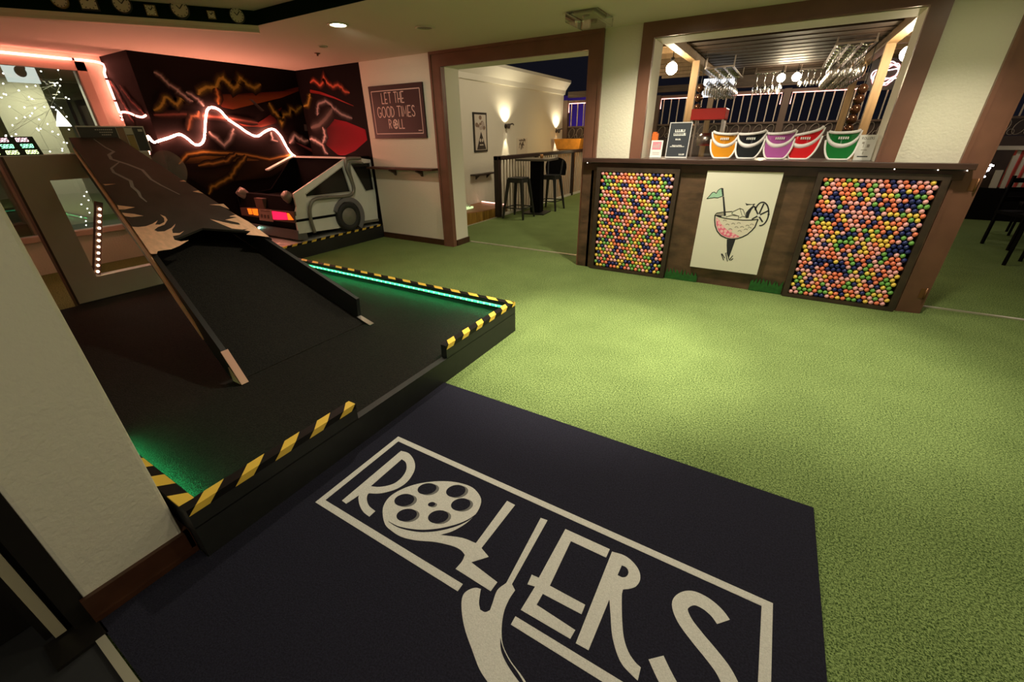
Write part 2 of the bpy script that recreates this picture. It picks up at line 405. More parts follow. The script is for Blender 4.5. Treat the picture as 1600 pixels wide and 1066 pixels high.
BRASS = mat('hinge_brass', (0.22, 0.10, 0.045), 0.35, 0.6)
def hinge(x, y, z, label):
    e = empty('door_hinge', (x, y, z), label, 'hinge', 'hinges on the right doorway post')
    mb = MB(); mb.box(x-0.028, y-0.004, z-0.045, x+0.012, y, z+0.045); part(mb, 'leaf', BRASS, e)
    mb = MB(); mb.lathe([(0, -0.05), (0.008, -0.05), (0.008, 0.05), (0, 0.05)], 10, (x+0.012, y-0.008, z)); part(mb, 'pin', BRASS, e)
hinge(1.390, YW-0.028, 0.19, 'lower brass hinge on the brown post beside the right golf ball panel'); hinge(1.390, YW-0.028, 1.10, 'upper brass hinge on the brown post just under the counter end')
# ------------------------------------------------------------------ entrance mat with its lettering
NAVY = mat('mat_navy', (0.018, 0.0175, 0.029), 0.95, bump=0.5, bscale=300, var=0.35, vscale=160, spec=0.1)
MATW = mat('mat_white', (0.62, 0.60, 0.56), 0.95, bump=0.4, bscale=260, var=0.10, vscale=200, spec=0.1)
MATG = mat('mat_grey', (0.17, 0.165, 0.16), 0.95, bump=0.4, bscale=260, spec=0.1)
ZM = 0.012
def c2(pts): return [on_z(440+x/2.626, 660+y/2.626, ZM) for x, y in pts]
def c3(pts): return [on_z(800+x/2.912, 700+y/2.912, ZM) for x, y in pts]
def c4(pts): return [on_z(560+x/4.847, 640+y/4.847, ZM) for x, y in pts]
mb = MB(); mb.prism([(-1.668, -0.025, ZM), (0.478, -0.025, ZM), (0.478, 1.775, ZM), (-1.602, 1.775, ZM), (-1.602, 0.296, ZM), (-1.668, 0.296, ZM)], (0, 0, -ZM), 0)
def soften(P, lim=50):
    n = len(P); corner = []
    for i in range(n):
        a = (P[i]-P[i-1]).normalized(); b = (P[(i+1) % n]-P[i]).normalized(); corner.append(math.degrees(math.acos(max(-1, min(1, a.dot(b))))) > lim)
    out = []
    for i in range(n):
        j = (i+1) % n; p1, p2 = P[i], P[j]; out.append(p1)
        if (corner[i] and corner[j]) or (p2-p1).length > 0.16: continue
        p0 = p1-(p2-p1) if corner[i] else P[i-1]; p3 = p2+(p2-p1) if corner[j] else P[(j+1) % n]
        if (p0-p1).length > 3*(p2-p1).length: p0 = p1-(p2-p1)
        if (p3-p2).length > 3*(p2-p1).length: p3 = p2+(p2-p1)
        for t in (0.25, 0.5, 0.75): out.append(0.5*((2*p1)+(-p0+p2)*t+(2*p0-5*p1+4*p2-p3)*t*t+(-p0+3*p1-3*p2+p3)*t**3))
    return out
def logo(loops, mi=1, h=0.0012, base=0.0):
    if not isinstance(loops[0], list): loops = [loops]
    loops = [soften(l) if 4 < len(l) < 45 else l for l in loops]
    loops = [[p+Vector((0, 0, base+h)) for p in l] for l in loops]
    mb.prism(loops, (0, 0, -h), mi, cap2=False)
def rect(x0, y0, x1, y1): logo([Vector((x0, y0, ZM)), Vector((x1, y0, ZM)), Vector((x1, y1, ZM)), Vector((x0, y1, ZM))])
rect(-1.470, 1.180, 0.332, 1.210); rect(-1.470, 0.685, -1.440, 1.180); rect(0.298, 0.685, 0.332, 1.180)
xa = c2([(722, 695)])[0].x; xb = c2([(930, 850)])[0].x
rect(-1.440, 0.685, xa, 0.716); rect(xb, 0.685, 0.298, 0.716)
R1o = c2([(490,118),(520,127),(540,150),(548,180),(540,210),(515,245),(480,270),(440,285),(400,293),(358,292),(352,300),(350,320),(360,345),(385,365),(360,388),(335,368),(320,340),(315,312),(318,300),(265,335),(248,322)])
R1h = c2([(493,152),(510,166),(512,195),(495,225),(465,250),(430,262),(395,266),(366,263)])
logo([R1o, R1h])
OL = c2([(415,380),(418,345),(440,310),(480,282),(540,258),(610,245),(680,243),(740,252),(785,270),(812,300),(819,325),(810,355),(790,385),(750,420),(700,448),(650,463),(740,475),(797,497),(925,323),(958,340),(820,517),(850,553),(778,575),(885,657),(858,694),(714,602),(740,572),(752,545),(735,525),(700,508),(630,492),(550,485),(490,470),(450,445),(425,420)])
logo(OL)
def ell(cx, cy, rx, ry, tilt=-10, n=26):
    t0 = math.radians(tilt)
    return [(cx+rx*math.cos(2*PI*i/n)*math.cos(t0)-ry*math.sin(2*PI*i/n)*math.sin(t0), cy+rx*math.cos(2*PI*i/n)*math.sin(t0)+ry*math.sin(2*PI*i/n)*math.cos(t0)) for i in range(n)]
for cx, cy, rx, ry in ((520,603,72,41),(738,620,74,45),(348,688,76,45),(775,722,74,46),(366,802,78,46),(605,815,78,48),(555,720,28,16)):
    k = 20 if rx > 40 else 14
    logo(c4(ell(cx+k, cy+6, rx, ry)), 2, base=0.0004); logo(c4(ell(cx, cy, rx, ry)), 0, base=0.0008)
arc = smooth_path([(228,850,0),(300,890,0),(400,914,0),(500,922,0),(620,910,0),(740,880,0),(830,840,0),(892,795,0)], 4)
aw = [3, 5, 8, 10, 12, 13, 14, 15, 15, 15, 16, 16, 16, 16, 15, 15, 14, 14, 13, 12, 11, 10, 9, 8, 7, 6, 5, 4, 3, 3]
n = len(arc); up_ = []; dn_ = []
for i, p in enumerate(arc):
    q = 8*math.sin(PI*min(1, (i+0.5)/n))+1; up_.append((p.x, p.y-q)); dn_.append((p.x, p.y+q))
logo(c4(up_+dn_[::-1]), 0, base=0.0006)
J = c2([(1063,393),(1091,403),(945,665),(958,690),(935,725),(915,770),(905,820),(903,870),(910,920),(940,980),(985,1040),(1015,1090),(1030,1130),(900,1140),(845,1066),(810,1010),(780,930),(755,860),(742,800),(738,745),(745,710),(765,690),(795,680),(818,685),(815,700),(810,740),(815,770),(835,780),(855,772),(865,745),(885,690),(922,660)])
logo(J)
logo(c2([(897,885),(910,930),(935,980),(970,1030),(1000,1080),(990,1085),(955,1040),(920,985),(900,935)]), 0, base=0.0006)
logo(c3([(243,370),(445,462),(428,500),(268,425),(172,628),(333,715),(316,758),(140,665),(112,715),(288,830),(265,870),(40,738),(105,632),(70,622),(90,578),(122,592)]))
logo([c3([(455,473),(510,490),(550,520),(578,560),(583,600),(565,630),(535,642),(505,645),(500,665),(500,760),(508,860),(530,930),(560,975),(586,1000),(572,1060),(535,1025),(500,985),(475,930),(455,850),(448,760),(443,690),(348,922),(290,890)]), c3([(500,535),(520,545),(530,565),(522,585),(502,590),(480,580)])])
S = [Vector((p.x, p.y, ZM+0.0012)) for p in c3([(962,793),(930,750),(880,708),(825,684),(782,694),(763,725),(785,785),(840,860),(910,945),(965,1020),(1000,1100),(1000,1170),(950,1225),(870,1225),(800,1185),(735,1110),(690,1030),(655,955)])]
S = smooth_path(S, 5)
mb.stroke(S, 0.052, (0, 0, 1), 1)
tag(mb.build('entrance_mat', [NAVY, MATW, MATG], loc=(-0.55, 0.9, 0)), 'large navy entrance mat with white ROLLERS lettering on green turf', 'mat')

# ------------------------------------------------------------------ raised golf platform
ZS = 0.165; ZR = 0.262; XP = -1.605; YP = 2.735; YL = 0.30
pl = empty('golf_platform', (-3.4, 1.5, 0), 'low black putting platform with raised rim edged in hazard tape', 'platform')
mb = MB(); mb.box(-5.16, YL+0.04, 0.0, XP-0.045, YP-0.045, ZS); part(mb, 'putting_surface', DARKTURF, pl)
mb = MB(); mb.box(XP-0.045, YL, 0, XP, YP, ZS+0.004); part(mb, 'front_board', CHAR, pl)
mb = MB(); mb.box(XP-0.045, 1.83, ZS, XP, YP, ZR); part(mb, 'front_rim', CHAR, pl)
mb = MB(); mb.box(XP-0.045, YL, ZS, XP, 1.085, ZR); part(mb, 'front_rim', CHAR, pl)
mb = MB(); mb.box(-4.9, YP-0.045, 0, XP-0.045, YP, ZR); part(mb, 'side_rim', CHAR, pl)
mb = MB(); mb.box(-4.9, YL, 0, XP-0.045, YL+0.045, ZR); part(mb, 'side_rim', CHAR, pl)
def tape(p0, p1, inw, outn, drop, per, phase=0.0, shear=0.05, wtop=0.05, frac=0.5):
    """striped tape wrapped over a rim: p0-p1 along the outer top edge, inw points inward, drop hangs down the outer face"""
    mb = MB(); p0, p1 = Vector(p0), Vector(p1); d = (p1-p0); L = d.length; d.normalize(); inw = Vector(inw); out = Vector(outn)
    e = 0.0015; zu = Vector((0, 0, 1))
    def pt(t, s):   # s<0 hangs on the outer face, s>0 lies on top
        t = max(0, min(L, t))
        return p0+d*t+out*e+zu*(s+e) if s <= 0 else p0+d*t+out*e+zu*e+inw*s
    # black base
    a = [pt(0, -drop), pt(L, -drop), pt(L, 0), pt(0, 0), pt(L, wtop), pt(0, wtop)]
    mb.add([v-out*0.0006-zu*0.0006 for v in a], [(0, 1, 2, 3), (3, 2, 4, 5)], 0)
    t = phase-per
    while t < L+per:
        w_ = per*frac
        s0 = [(t, -drop), (t+w_, -drop), (t+w_+shear*drop/(drop+wtop), 0), (t+shear*drop/(drop+wtop), 0)]
        s1 = [(t+shear*drop/(drop+wtop), 0), (t+w_+shear*drop/(drop+wtop), 0), (t+w_+shear, wtop), (t+shear, wtop)]
        for q in (s0, s1):
            P = [pt(*k) for k in q]
            if (P[1]-P[0]).length > 1e-4 or (P[2]-P[3]).length > 1e-4: mb.add(P, [(0, 1, 2, 3)], 1)
        t += per
    return mb
TAPEB = mat('tape_black', (0.006, 0.005, 0.005), 0.5, spec=0.2)
part(tape((XP, YL, ZR), (XP, 1.085, ZR), (-1, 0, 0), (1, 0, 0), 0.03, 0.170, 0.0, 0.085, frac=0.44), 'hazard_tape', [TAPEB, YEL], pl)
part(tape((XP, 1.83, ZR), (XP, YP, ZR), (-1, 0, 0), (1, 0, 0), 0.03, 0.170, 0.0, 0.07, frac=0.44), 'hazard_tape', [TAPEB, YEL], pl)
part(tape((XP-0.0, YP, ZR), (-4.9, YP, ZR), (0, -1, 0), (0, 1, 0), 0.01, 0.195, 0.01, -0.07), 'hazard_tape', [TAPEB, YEL], pl)
part(tape((-4.9, YL, ZR), (XP-0.045, YL, ZR), (0, 1, 0), (0, -1, 0), 0.01, 0.195, 0.02, 0.06), 'hazard_tape', [TAPEB, YEL], pl)
GLED = glow('green_led', (0.22, 1.0, 0.36), 1.8)
GLED2 = GLED
def leds(name, a, b, n, label, m=GLED, r=0.010, power=4.0, side=1):
    a, b = Vector(a), Vector(b); mid = (a+b)/2
    e = empty(name, mid, label, 'LED strip')
    mb = MB(); mb.bar(a, b, 0.006, 0.02); part(mb, 'strip', mat('led_tape', (0.25, 0.35, 0.28), 0.5), e)
    first = None
    for i in range(n):
        p = a+(b-a)*((i+0.5)/n)
        if first is None:
            mb = MB(); mb.ball(p, r, 8, 6); first = part(mb, 'led_bulb', m, e); p_0 = p
        else:
            c = first.copy(); C.objects.link(c); c.parent = e; c.location = p-p_0
    L = lamp('led_glow', 'AREA', mid+Vector((0, -0.012*side, 0.012)), power, (0.03, 1.0, 0.27), 0.012, mid+Vector((0, -0.45*side, -1.0)))
    L.data.shape = 'RECTANGLE'; L.data.size = (b-a).length; L.data.size_y = 0.012
    L.rotation_euler = Vector((0, -0.10*side, -1.0)).to_track_quat('-Z', 'Y').to_euler()
    return e
leds('led_strip', (-4.6, YP-0.056, 0.222), (XP-0.06, YP-0.056, 0.222), 48, 'green LED strip along the inner side of the far platform rim')
leds('led_strip', (-2.5, YL+0.051, 0.205), (XP-0.06, YL+0.051, 0.205), 18, 'green LED strip at the platform rim beside the foreground wall', GLED2, 0.009, 1.5, -1)
for (x, y) in ((XP-0.06, 1.80), (XP-0.06, 1.10)): pass
mb = MB(); 
e = empty('led_strip', (XP-0.056, 2.27, 0.205), 'short green LED strip inside the front rim, far side of the gap', 'LED strip')
mb = MB(); mb.bar((XP-0.054, 1.85, 0.205), (XP-0.054, 2.66, 0.205), 0.006, 0.014, mi=0); part(mb, 'strip', glow('green_led_dim', (0.08, 1, 0.4), 0.7), e)
e = empty('led_strip', (XP-0.056, 0.72, 0.205), 'short green LED strip inside the front rim, near side of the gap', 'LED strip')
mb = MB(); mb.bar((XP-0.054, 0.40, 0.205), (XP-0.054, 1.07, 0.205), 0.006, 0.014, mi=0); part(mb, 'strip', glow('green_led_dim', (0.08, 1, 0.4), 0.7), e)

# ------------------------------------------------------------------ jump ramp
SL = 0.44; X0 = -2.60; Z0 = 0.362
RN = Vector((SL, 0, 1)).normalized(); RP = Vector((X0, 0, Z0))
def rz(x): return Z0+SL*(X0-x)
XT = -5.17
def yl(x): return 0.963+(X0-x)/(X0-XT)*(1.413-0.963)
def yr(x): return 1.997+(X0-x)/(X0-XT)*(1.755-1.997)
rp = empty('jump_ramp', (-3.8, 1.5, ZS), 'steep black jump ramp with painted flames narrowing towards its top', 'ramp')
H = 0.19
def side(f, sgn, x0, x1, h, th, mi=0):
    mb = MB(); a = [(x0, f(x0), rz(x0)), (x1, f(x1), rz(x1)), (x1, f(x1), rz(x1)-h), (x0, f(x0), rz(x0)-h)]
    mb.prism(a, (0, sgn*th, 0), mi); return mb
def railing_board(f, s):
    mb = MB(); xs = X0; a = [(xs, rz(xs)), (XT, rz(XT)), (XT, rz(XT)-H), (xs-0.02, max(ZS+0.002, rz(xs)-H))]
    P = [Vector((x, f(x), z)) for x, z in a]; mb.prism(P, (0, s*0.03, 0), 0); return mb
part(railing_board(yl, 1), 'side_rail', BLACK, rp)
part(railing_board(yr, -1), 'side_rail', BLACK, rp)
mb = MB()   # channel floor
xb = X0+0.05
P = [Vector((xb, yl(X0)+0.03, ZS+0.004)), Vector((xb, yr(X0)-0.03, ZS+0.004)), Vector((XT, yr(XT)-0.03, rz(XT)-H+0.03)), Vector((XT, yl(XT)+0.03, rz(XT)-H+0.03))]
mb.prism(P, (0, 0, -0.003)); part(mb, 'ramp_channel', DARKTURF, rp)
def pr(pts): return [on_pl(100+x/3.806, 200+y/3.806, RP, RN) for x, y in pts]
LIDC = (0.018, 0.017, 0.015); LID = mat('ramp_black', (0.030, 0.028, 0.025), 0.42, var=0.25, vscale=7)
mb = MB()
xe = -3.60; xk = -3.74; ek = -3.56
lid = [Vector((xe, yl(xe), rz(xe))), Vector((xk, 1.56, rz(xk))), Vector((xe+0.01, yr(xe+0.01)-0.06, rz(xe+0.01))), Vector((ek+0.10, yr(ek+0.10), rz(ek+0.10))), Vector((XT-0.03, yr(XT-0.03), rz(XT-0.03))), Vector((XT-0.03, yl(XT-0.03), rz(XT-0.03)))]
mb.prism([p+RN*0.02 for p in lid], -RN*0.018, 0)
fl = [[(520,765),(556,764),(560,748),(600,742),(640,737),(690,716),(745,682),(700,690),(660,680),(650,658),(690,650),(715,628),(690,640),(650,640),(645,620),(660,600),(665,585),(640,610),(600,630),(560,632),(540,622),(560,605),(600,590),(618,562),(605,542),(575,530),(598,551),(600,575),(572,590),(545,590),(560,566),(530,585),(490,600),(445,605),(408,603)],
 [(320,475),(425,487),(365,500),(330,500)], [(348,520),(420,527),(475,538),(405,546),(365,540)], [(235,350),(310,348),(250,357)],
 [(1222,662),(1160,655),(1085,648),(1110,628),(1075,622),(1100,612),(1060,618),(1000,612),(940,588),(870,556),(940,572),(1000,585),(1050,590),(1040,578),(960,560),(1030,545),(985,540),(1020,530),(990,512),(1100,572)],
 [(868,470),(950,465),(985,497),(930,476)], [(768,392),(830,404),(800,386)], [(690,330),(730,333),(714,324)]]
for f_ in fl:
    q = pr(f_); mb.prism([p+RN*0.0215 for p in q], -RN*0.001, 1, cap2=False)
GREYP = mat('grey_airbrush', (0.28, 0.29, 0.29), 0.5)
for path, w_ in (([(180,80),(250,130),(300,155),(270,175),(285,200),(380,230),(470,265),(520,320),(580,355),(690,410)], 0.02), ([(335,215),(285,255),(300,280),(400,330),(410,365),(445,395),(460,425),(495,455)], 0.02)):
    q = pr(path); mb.stroke([p+RN*0.0212 for p in q], w_, RN, 2, widths=[w_*(0.25+0.9*math.sin(PI*(i+0.5)/len(q))) for i in range(len(q))])
part(mb, 'painted_lid', [LID, TAN, GREYP], rp)
mb = MB()   # plywood cheek on the left side, wider in the middle
a = [(-5.10, 0.015), (-4.3, 0.0), (-3.60, 0.0), (-3.02, 0.10), (-2.93, 0.165), (-3.3, 0.155), (-3.75, 0.10), (-4.5, 0.07), (-5.1, 0.06)]
mb.prism([Vector((x, yl(x)-0.002, rz(x)-d)) for x, d in a], (0, -0.008, 0), 0)
part(mb, 'flame_cheek', TAN, rp)
TIPP = mat('tip_ply', (0.66, 0.36, 0.27), 0.4)
ya = yl(X0)-0.004
mb = MB(); mb.prism([(X0-0.005, ya, rz(X0)+0.002), (X0+0.115, ya, ZS+0.004), (X0+0.115, ya+0.042, ZS+0.004), (X0-0.005, ya+0.042, rz(X0)+0.002)], (0.004, 0, 0.002))
mb.prism([(X0+0.022, ya, ZS+0.10), (X0+0.098, ya, ZS+0.004), (X0+0.022, ya, ZS+0.004)], (0, 0.004, 0)); part(mb, 'tip_plate', TIPP, rp)
yb_ = yr(X0)-0.045
mb = MB(); mb.prism([(X0-0.02, yb_, ZS+0.045), (X0+0.125, yb_, ZS+0.004), (X0+0.125, yb_+0.042, ZS+0.004), (X0-0.02, yb_+0.042, ZS+0.045)], (0, 0, 0.004)); part(mb, 'tip_plate', METAL, rp)

# half wall with a cut-out behind the ramp
XH = -5.20
HW = mat('half_wall_paint', (0.42, 0.33, 0.26), 0.45, var=0.06, vscale=2)
hw = empty('half_wall', (XH-0.05, 1.46, 0), 'pale half wall with rectangular cut-out holding up the ramp', 'half wall')
mb = MB()
mb.prism([[(XH, 0.99, ZS), (XH, 1.95, ZS), (XH, 1.95, 1.395), (XH, 0.99, 1.395)], [(XH, 1.185, 0.37), (XH, 1.185, 1.205), (XH, 1.75, 1.205), (XH, 1.75, 0.37)]], (-0.10, 0, 0), 0)
part(mb, 'cutout_panel', HW, hw)
mb = MB(); mb.box(XH-0.099, 0.975, 0.0, XH-0.001, 0.99, 1.395); part(mb, 'edge_board', BASEB, hw)
mb = MB(); mb.box(XH-0.10, 0.99, 0, XH-0.002, 1.95, ZS); part(mb, 'kick_board', CHAR, hw)
mb = MB(); mb.box(XH-0.11, 0.975, 1.395, XH+0.004, 1.95, 1.402); part(mb, 'top_cap', WHITE, hw)
# bulb-lined strut in the cut-out
a = Vector((XH-0.04, 1.20, 0.385)); b = Vector((XH-0.04, 1.44, 1.0))
st = empty('light_strut', a, 'leaning dark strut lined with warm bulbs inside the half wall opening', 'strut')
mb = MB(); mb.bar(a-Vector((0, 0.0, 0)), b, 0.045, 0.055, up=(1, 0, 0)); part(mb, 'board', mat('dark_red_board', (0.03, 0.008, 0.006), 0.5), st)
WB = glow('warm_bulb', (1.0, 0.72, 0.40), 14.0)
first = None; 
for i in range(11):
    p = a+(b-a)*((i+0.5)/11.6)+Vector((0.036, 0.0, 0))
    if first is None: mb = MB(); mb.ball(p, 0.0105, 8, 6); first = part(mb, 'bulb', WB, st); p_0 = p
    else: c = first.copy(); C.objects.link(c); c.parent = st; c.location = p-p_0
# score display
sb = empty('score_display', (XH-0.05, 0.95, 1.402), 'black LED score display with pink and green rows on the half wall', 'display')
SCR = mat('screen_black', (0.010, 0.012, 0.010), 0.3)
mb = MB(); mb.prism([(XH+0.005, 0.58, 1.402), (XH+0.005, 1.222, 1.402), (XH+0.005, 1.205, 1.535), (XH+0.005, 0.58, 1.535)], (-0.06, 0, 0)); part(mb, 'housing', SCR, sb)
for r_, (z, col, s) in enumerate(((1.512, (1, 0.55, 0.6), 1.3), (1.468, (0.25, 1, 0.45), 1.7), (1.424, (0.75, 1, 0.35), 1.7))):
    mb = MB()
    for y0, nch, ch in ((1.165, 4, 0.018), (1.055, 4, 0.018), (0.95, 2, 0.018), (0.90, 2, 0.018), (0.82, 4, 0.018), (0.72, 4, 0.018)):
        for k in range(nch):
            y = y0-k*ch+0.012*r_
            for dy, dz, hy, hz in ((0, 0.012, 0.006, 0.002), (0, -0.012, 0.006, 0.002), (-0.006, 0.006, 0.002, 0.006), (0.006, -0.006, 0.002, 0.006), (0, 0, 0.005, 0.002), (-0.006, -0.006, 0.002, 0.006), (0.006, 0.006, 0.002, 0.006))[: 7 if (k+r_) % 2 else 5]:
                mb.box(XH+0.0055, y+dy-hy, z+dz-hz, XH+0.007, y+dy+hy, z+dz+hz)
    part(mb, 'digit_row', glow('digits_%d' % r_, col, s), sb)
# acrylic poster stand on the half wall
ps = empty('poster_stand', (XH-0.05, 1.76, 1.402), 'clear stand with dark picture poster on the half wall beside ramp top', 'poster stand')
mb = MB(); mb.box(XH-0.10, 1.50, 1.402, XH-0.02, 1.985, 1.408); mb.prism([(XH-0.02, 1.50, 1.405), (XH-0.02, 1.985, 1.405), (XH-0.02, 1.985, 1.615), (XH-0.02, 1.50, 1.615)], (-0.006, 0, 0)); part(mb, 'stand', mat('acrylic_edge', (0.55, 0.5, 0.48), 0.3), ps)
mb = MB(); x = XH-0.0175
mb.prism([(x, 1.505, 1.41), (x, 1.975, 1.41), (x, 1.975, 1.605), (x, 1.505, 1.605)], (-0.002, 0, 0), 0)
for y0, y1, z0, z1, mi in ((1.776, 1.826, 1.41, 1.60, 1), (1.832, 1.885, 1.545, 1.60, 2), (1.832, 1.885, 1.41, 1.54, 3), (1.770, 1.774, 1.41, 1.605, 2), (1.827, 1.831, 1.41, 1.605, 2), (1.886, 1.890, 1.41, 1.605, 2), (1.93, 1.965, 1.57, 1.59, 2)):
    mb.box(x, y0, z0, x+0.001, y1, z1, mi)
for z, y0, y1 in ((1.585, 1.62, 1.745), (1.565, 1.645, 1.73), (1.545, 1.655, 1.715)):
    yy = y0
    while yy < y1: mb.box(x, yy, z-0.004, x+0.0012, yy+0.009, z+0.004, 2); yy += 0.014
part(mb, 'poster', [mat('poster_dark', (0.02, 0.012, 0.011), 0.4), mat('poster_brown', (0.22, 0.11, 0.06), 0.4), mat('poster_cream', (0.45, 0.38, 0.33), 0.4), mat('poster_gold', (0.30, 0.19, 0.05), 0.4)], ps)
# bubble dome on the end of the half wall
def frosted(name, col, a):
    m = bpy.data.materials.new(name); m.use_nodes = True; nt = m.node_tree; nt.nodes.clear()
    t = nt.nodes.new('ShaderNodeBsdfTransparent'); d = nt.nodes.new('ShaderNodeBsdfDiffuse'); x = nt.nodes.new('ShaderNodeMixShader'); o = nt.nodes.new('ShaderNodeOutputMaterial')
    n = nt.nodes.new('ShaderNodeTexNoise'); n.inputs['Scale'].default_value = 5; n.inputs['Distortion'].default_value = 2.0; tc = nt.nodes.new('ShaderNodeTexCoord'); nt.links.new(tc.outputs['Object'], n.inputs['Vector'])
    k = nt.nodes.new('ShaderNodeMath'); k.operation = 'MULTIPLY'; k.inputs[1].default_value = a; nt.links.new(n.outputs[0], k.inputs[0]); nt.links.new(k.outputs[0], x.inputs[0])
    d.inputs[0].default_value = (*col, 1); nt.links.new(t.outputs[0], x.inputs[1]); nt.links.new(d.outputs[0], x.inputs[2]); nt.links.new(x.outputs[0], o.inputs[0]); return m
mb = MB(); mb.ball((XH-0.03, 2.08, 1.235), 0.155, 24, 16, sq=(0.9, 0.9, 1.1)); mb.box(XH-0.06, 1.95, 1.20, XH+0.0, 1.96, 1.27)
tag(mb.build('bubble_dome', frosted('smoky_bubble', (0.62, 0.58, 0.55), 0.30)), 'smoky translucent bubble dome at the right end of half wall', 'dome')

# ------------------------------------------------------------------ car stage and half car
XS = -5.375; ZST = 0.205
sg = empty('car_stage', (-6.1, 3.9, 0), 'low black corner stage with hazard tape edge and foil top', 'stage')
FOIL = mat('crumpled_foil', (0.80, 0.78, 0.75), 0.3, 0.35, bump=1.0, bscale=28)
mb = MB(); mb.box(XM+0.002, 2.92, 0, XS, YW-0.002, ZST-0.012); part(mb, 'stage_box', BLACK, sg)
mb = MB(); rr = random.Random(3)
nx, ny = 22, 40; vs = []
for i in range(nx+1):
    for j in range(ny+1):
        vs.append((XM+0.01+(XS-0.006-XM-0.01)*i/nx, 2.925+(YW-2.58)*j/ny, ZST-0.008+rr.uniform(0, 0.012)))
mb.add(vs, [(i*(ny+1)+j, (i+1)*(ny+1)+j, (i+1)*(ny+1)+j+1, i*(ny+1)+j+1) for i in range(nx) for j in range(ny)]); part(mb, 'foil_cover', FOIL, sg)
part(tape((XS, 2.92, ZST), (XS, YW-0.02, ZST), (-1, 0, 0), (1, 0, 0), 0.022, 0.150, 0.0, 0.05, 0.045), 'hazard_tape', [TAPEB, YEL], sg)

CX = -5.43
car = empty('sports_car', (-6.1, 4.1, ZST+0.006), 'rear half of a grey wedge sports car prop coming out of the mural', 'car')
def kx(pts, x=CX):
    out = []
    for a, b in pts:
        p = on_x(360+a/5.923, 220+b/5.923, x)
        if p.y > 4.0: p.y = 4.0+(p.y-4.0)*0.93
        p.y = min(p.y, YW-0.004); p.z = max(p.z, ZST+0.012); out.append(p)
    return out
SILV = mat('brushed_body', (0.74, 0.75, 0.70), 0.4, 0.1, var=0.06, vscale=4)
GREYM = mat('dark_grey_panel', (0.10, 0.10, 0.095), 0.5)
HOSE = mat('hose_grey', (0.21, 0.20, 0.17), 0.35, 0.3)
CGLASS = mat('car_glass', (0.008, 0.008, 0.007), 0.12)
outer = kx([(1062,172),(585,490),(612,612),(598,690),(635,862),(1000,810),(1395,735),(1420,500),(1420,165),(1230,160)])
tri = kx([(1048,235),(1125,470),(705,520),(695,494)])
win = [Vector((CX, min(p.y, 4.838), p.z)) for p in kx([(1128,214),(1270,205),(1345,448),(1195,474)])]; win[1].y = 4.838; win[2].y = 4.838; win[3].y = 4.66
mb = MB(); mb.prism([outer, tri, win], (-0.03, 0, 0)); part(mb, 'side_panel', SILV, car)
mb = MB(); mb.prism([p+Vector((-0.015, 0, 0)) for p in tri], (-0.008, 0, 0)); mb.prism([p+Vector((-0.015, 0, 0)) for p in win], (-0.008, 0, 0)); part(mb, 'side_glass', CGLASS, car)
mb = MB()
for loop in (tri, win):
    mb.tube([p+Vector((0.003, 0, 0)) for p in loop], 0.008, 6, closed=True, smooth=False)
part(mb, 'window_seal', mat('seal_cream', (0.42, 0.42, 0.37), 0.4), car)
stripe = kx([(608,732),(1000,672),(1000,695),(608,756)]); mb = MB(); mb.prism([p+Vector((0.003, 0, 0)) for p in stripe], (-0.004, 0, 0)); part(mb, 'rub_strip', MATTE, car)
rocker = kx([(1235,740),(1400,715),(1400,738),(1235,762)]); mb = MB(); mb.prism([p+Vector((0.004, 0, 0)) for p in rocker], (-0.006, 0, 0)); part(mb, 'sill', HOSE, car)
hose = smooth_path(kx([(1225,160),(1120,162),(1082,185),(1090,260),(1130,350),(1155,430),(1145,485),(1080,510),(900,525),(790,540),(750,575),(735,640),(745,730),(765,800),(782,850)], CX+0.03), 5)
mb = MB(); mb.tube(hose, 0.024, 10); part(mb, 'side_hose', HOSE, car)
hose2 = smooth_path(kx([(1250,205),(1150,200),(1120,215),(1125,290),(1150,380),(1165,440),(1150,470)], CX+0.018), 5)
mb = MB(); mb.tube(hose2, 0.015, 8); part(mb, 'side_hose', HOSE, car)
wc = kx([(1090,710)])[0]; wc.x = CX+0.004
mb = MB(); mb.lathe([(0.0, 0.0), (0.215, 0.0), (0.215, 0.03), (0.205, 0.045), (0.15, 0.05), (0.13, 0.045)], 32, wc+Vector((0.01, 0, -0.0)), (1, 0, 0)); 
mb2 = MB()
ty = wc.copy(); ty.z = max(wc.z, ZST+0.22)
mb = MB(); mb.lathe([(0.0, 0.0), (0.205, 0.0), (0.205, 0.05), (0.19, 0.065), (0.14, 0.068), (0.125, 0.05), (0.0, 0.05)], 32, ty, (1, 0, 0)); wh = part(mb, 'wheel', mat('tyre', (0.018, 0.018, 0.017), 0.7), car)
mb = MB(); mb.lathe([(0.128, 0.05), (0.12, 0.058), (0.06, 0.05), (0.035, 0.062), (0.0, 0.064)], 28, ty, (1, 0, 0)); part(mb, 'hub_cap', HOSE, wh)
mb = MB()   # wheel arch flare
arc_o = [ty+Vector((-0.001, math.cos(t)*0.275+0.03, math.sin(t)*0.275)) for t in [PI*(-0.28)+PI*1.15*i/20 for i in range(21)]]
arc_i = [ty+Vector((-0.001, math.cos(t)*0.215+0.012, math.sin(t)*0.215)) for t in [PI*(-0.28)+PI*1.15*i/20 for i in range(21)]]
arch = [p if p.z > ZST+0.01 else Vector((p.x, p.y, ZST+0.01)) for p in arc_o+arc_i[::-1]]
mb.prism([p+Vector((0.035, 0, 0)) for p in arch], (-0.035, 0, 0)); part(mb, 'wheel_arch', mat('arch_grey', (0.16, 0.15, 0.16), 0.5), car)
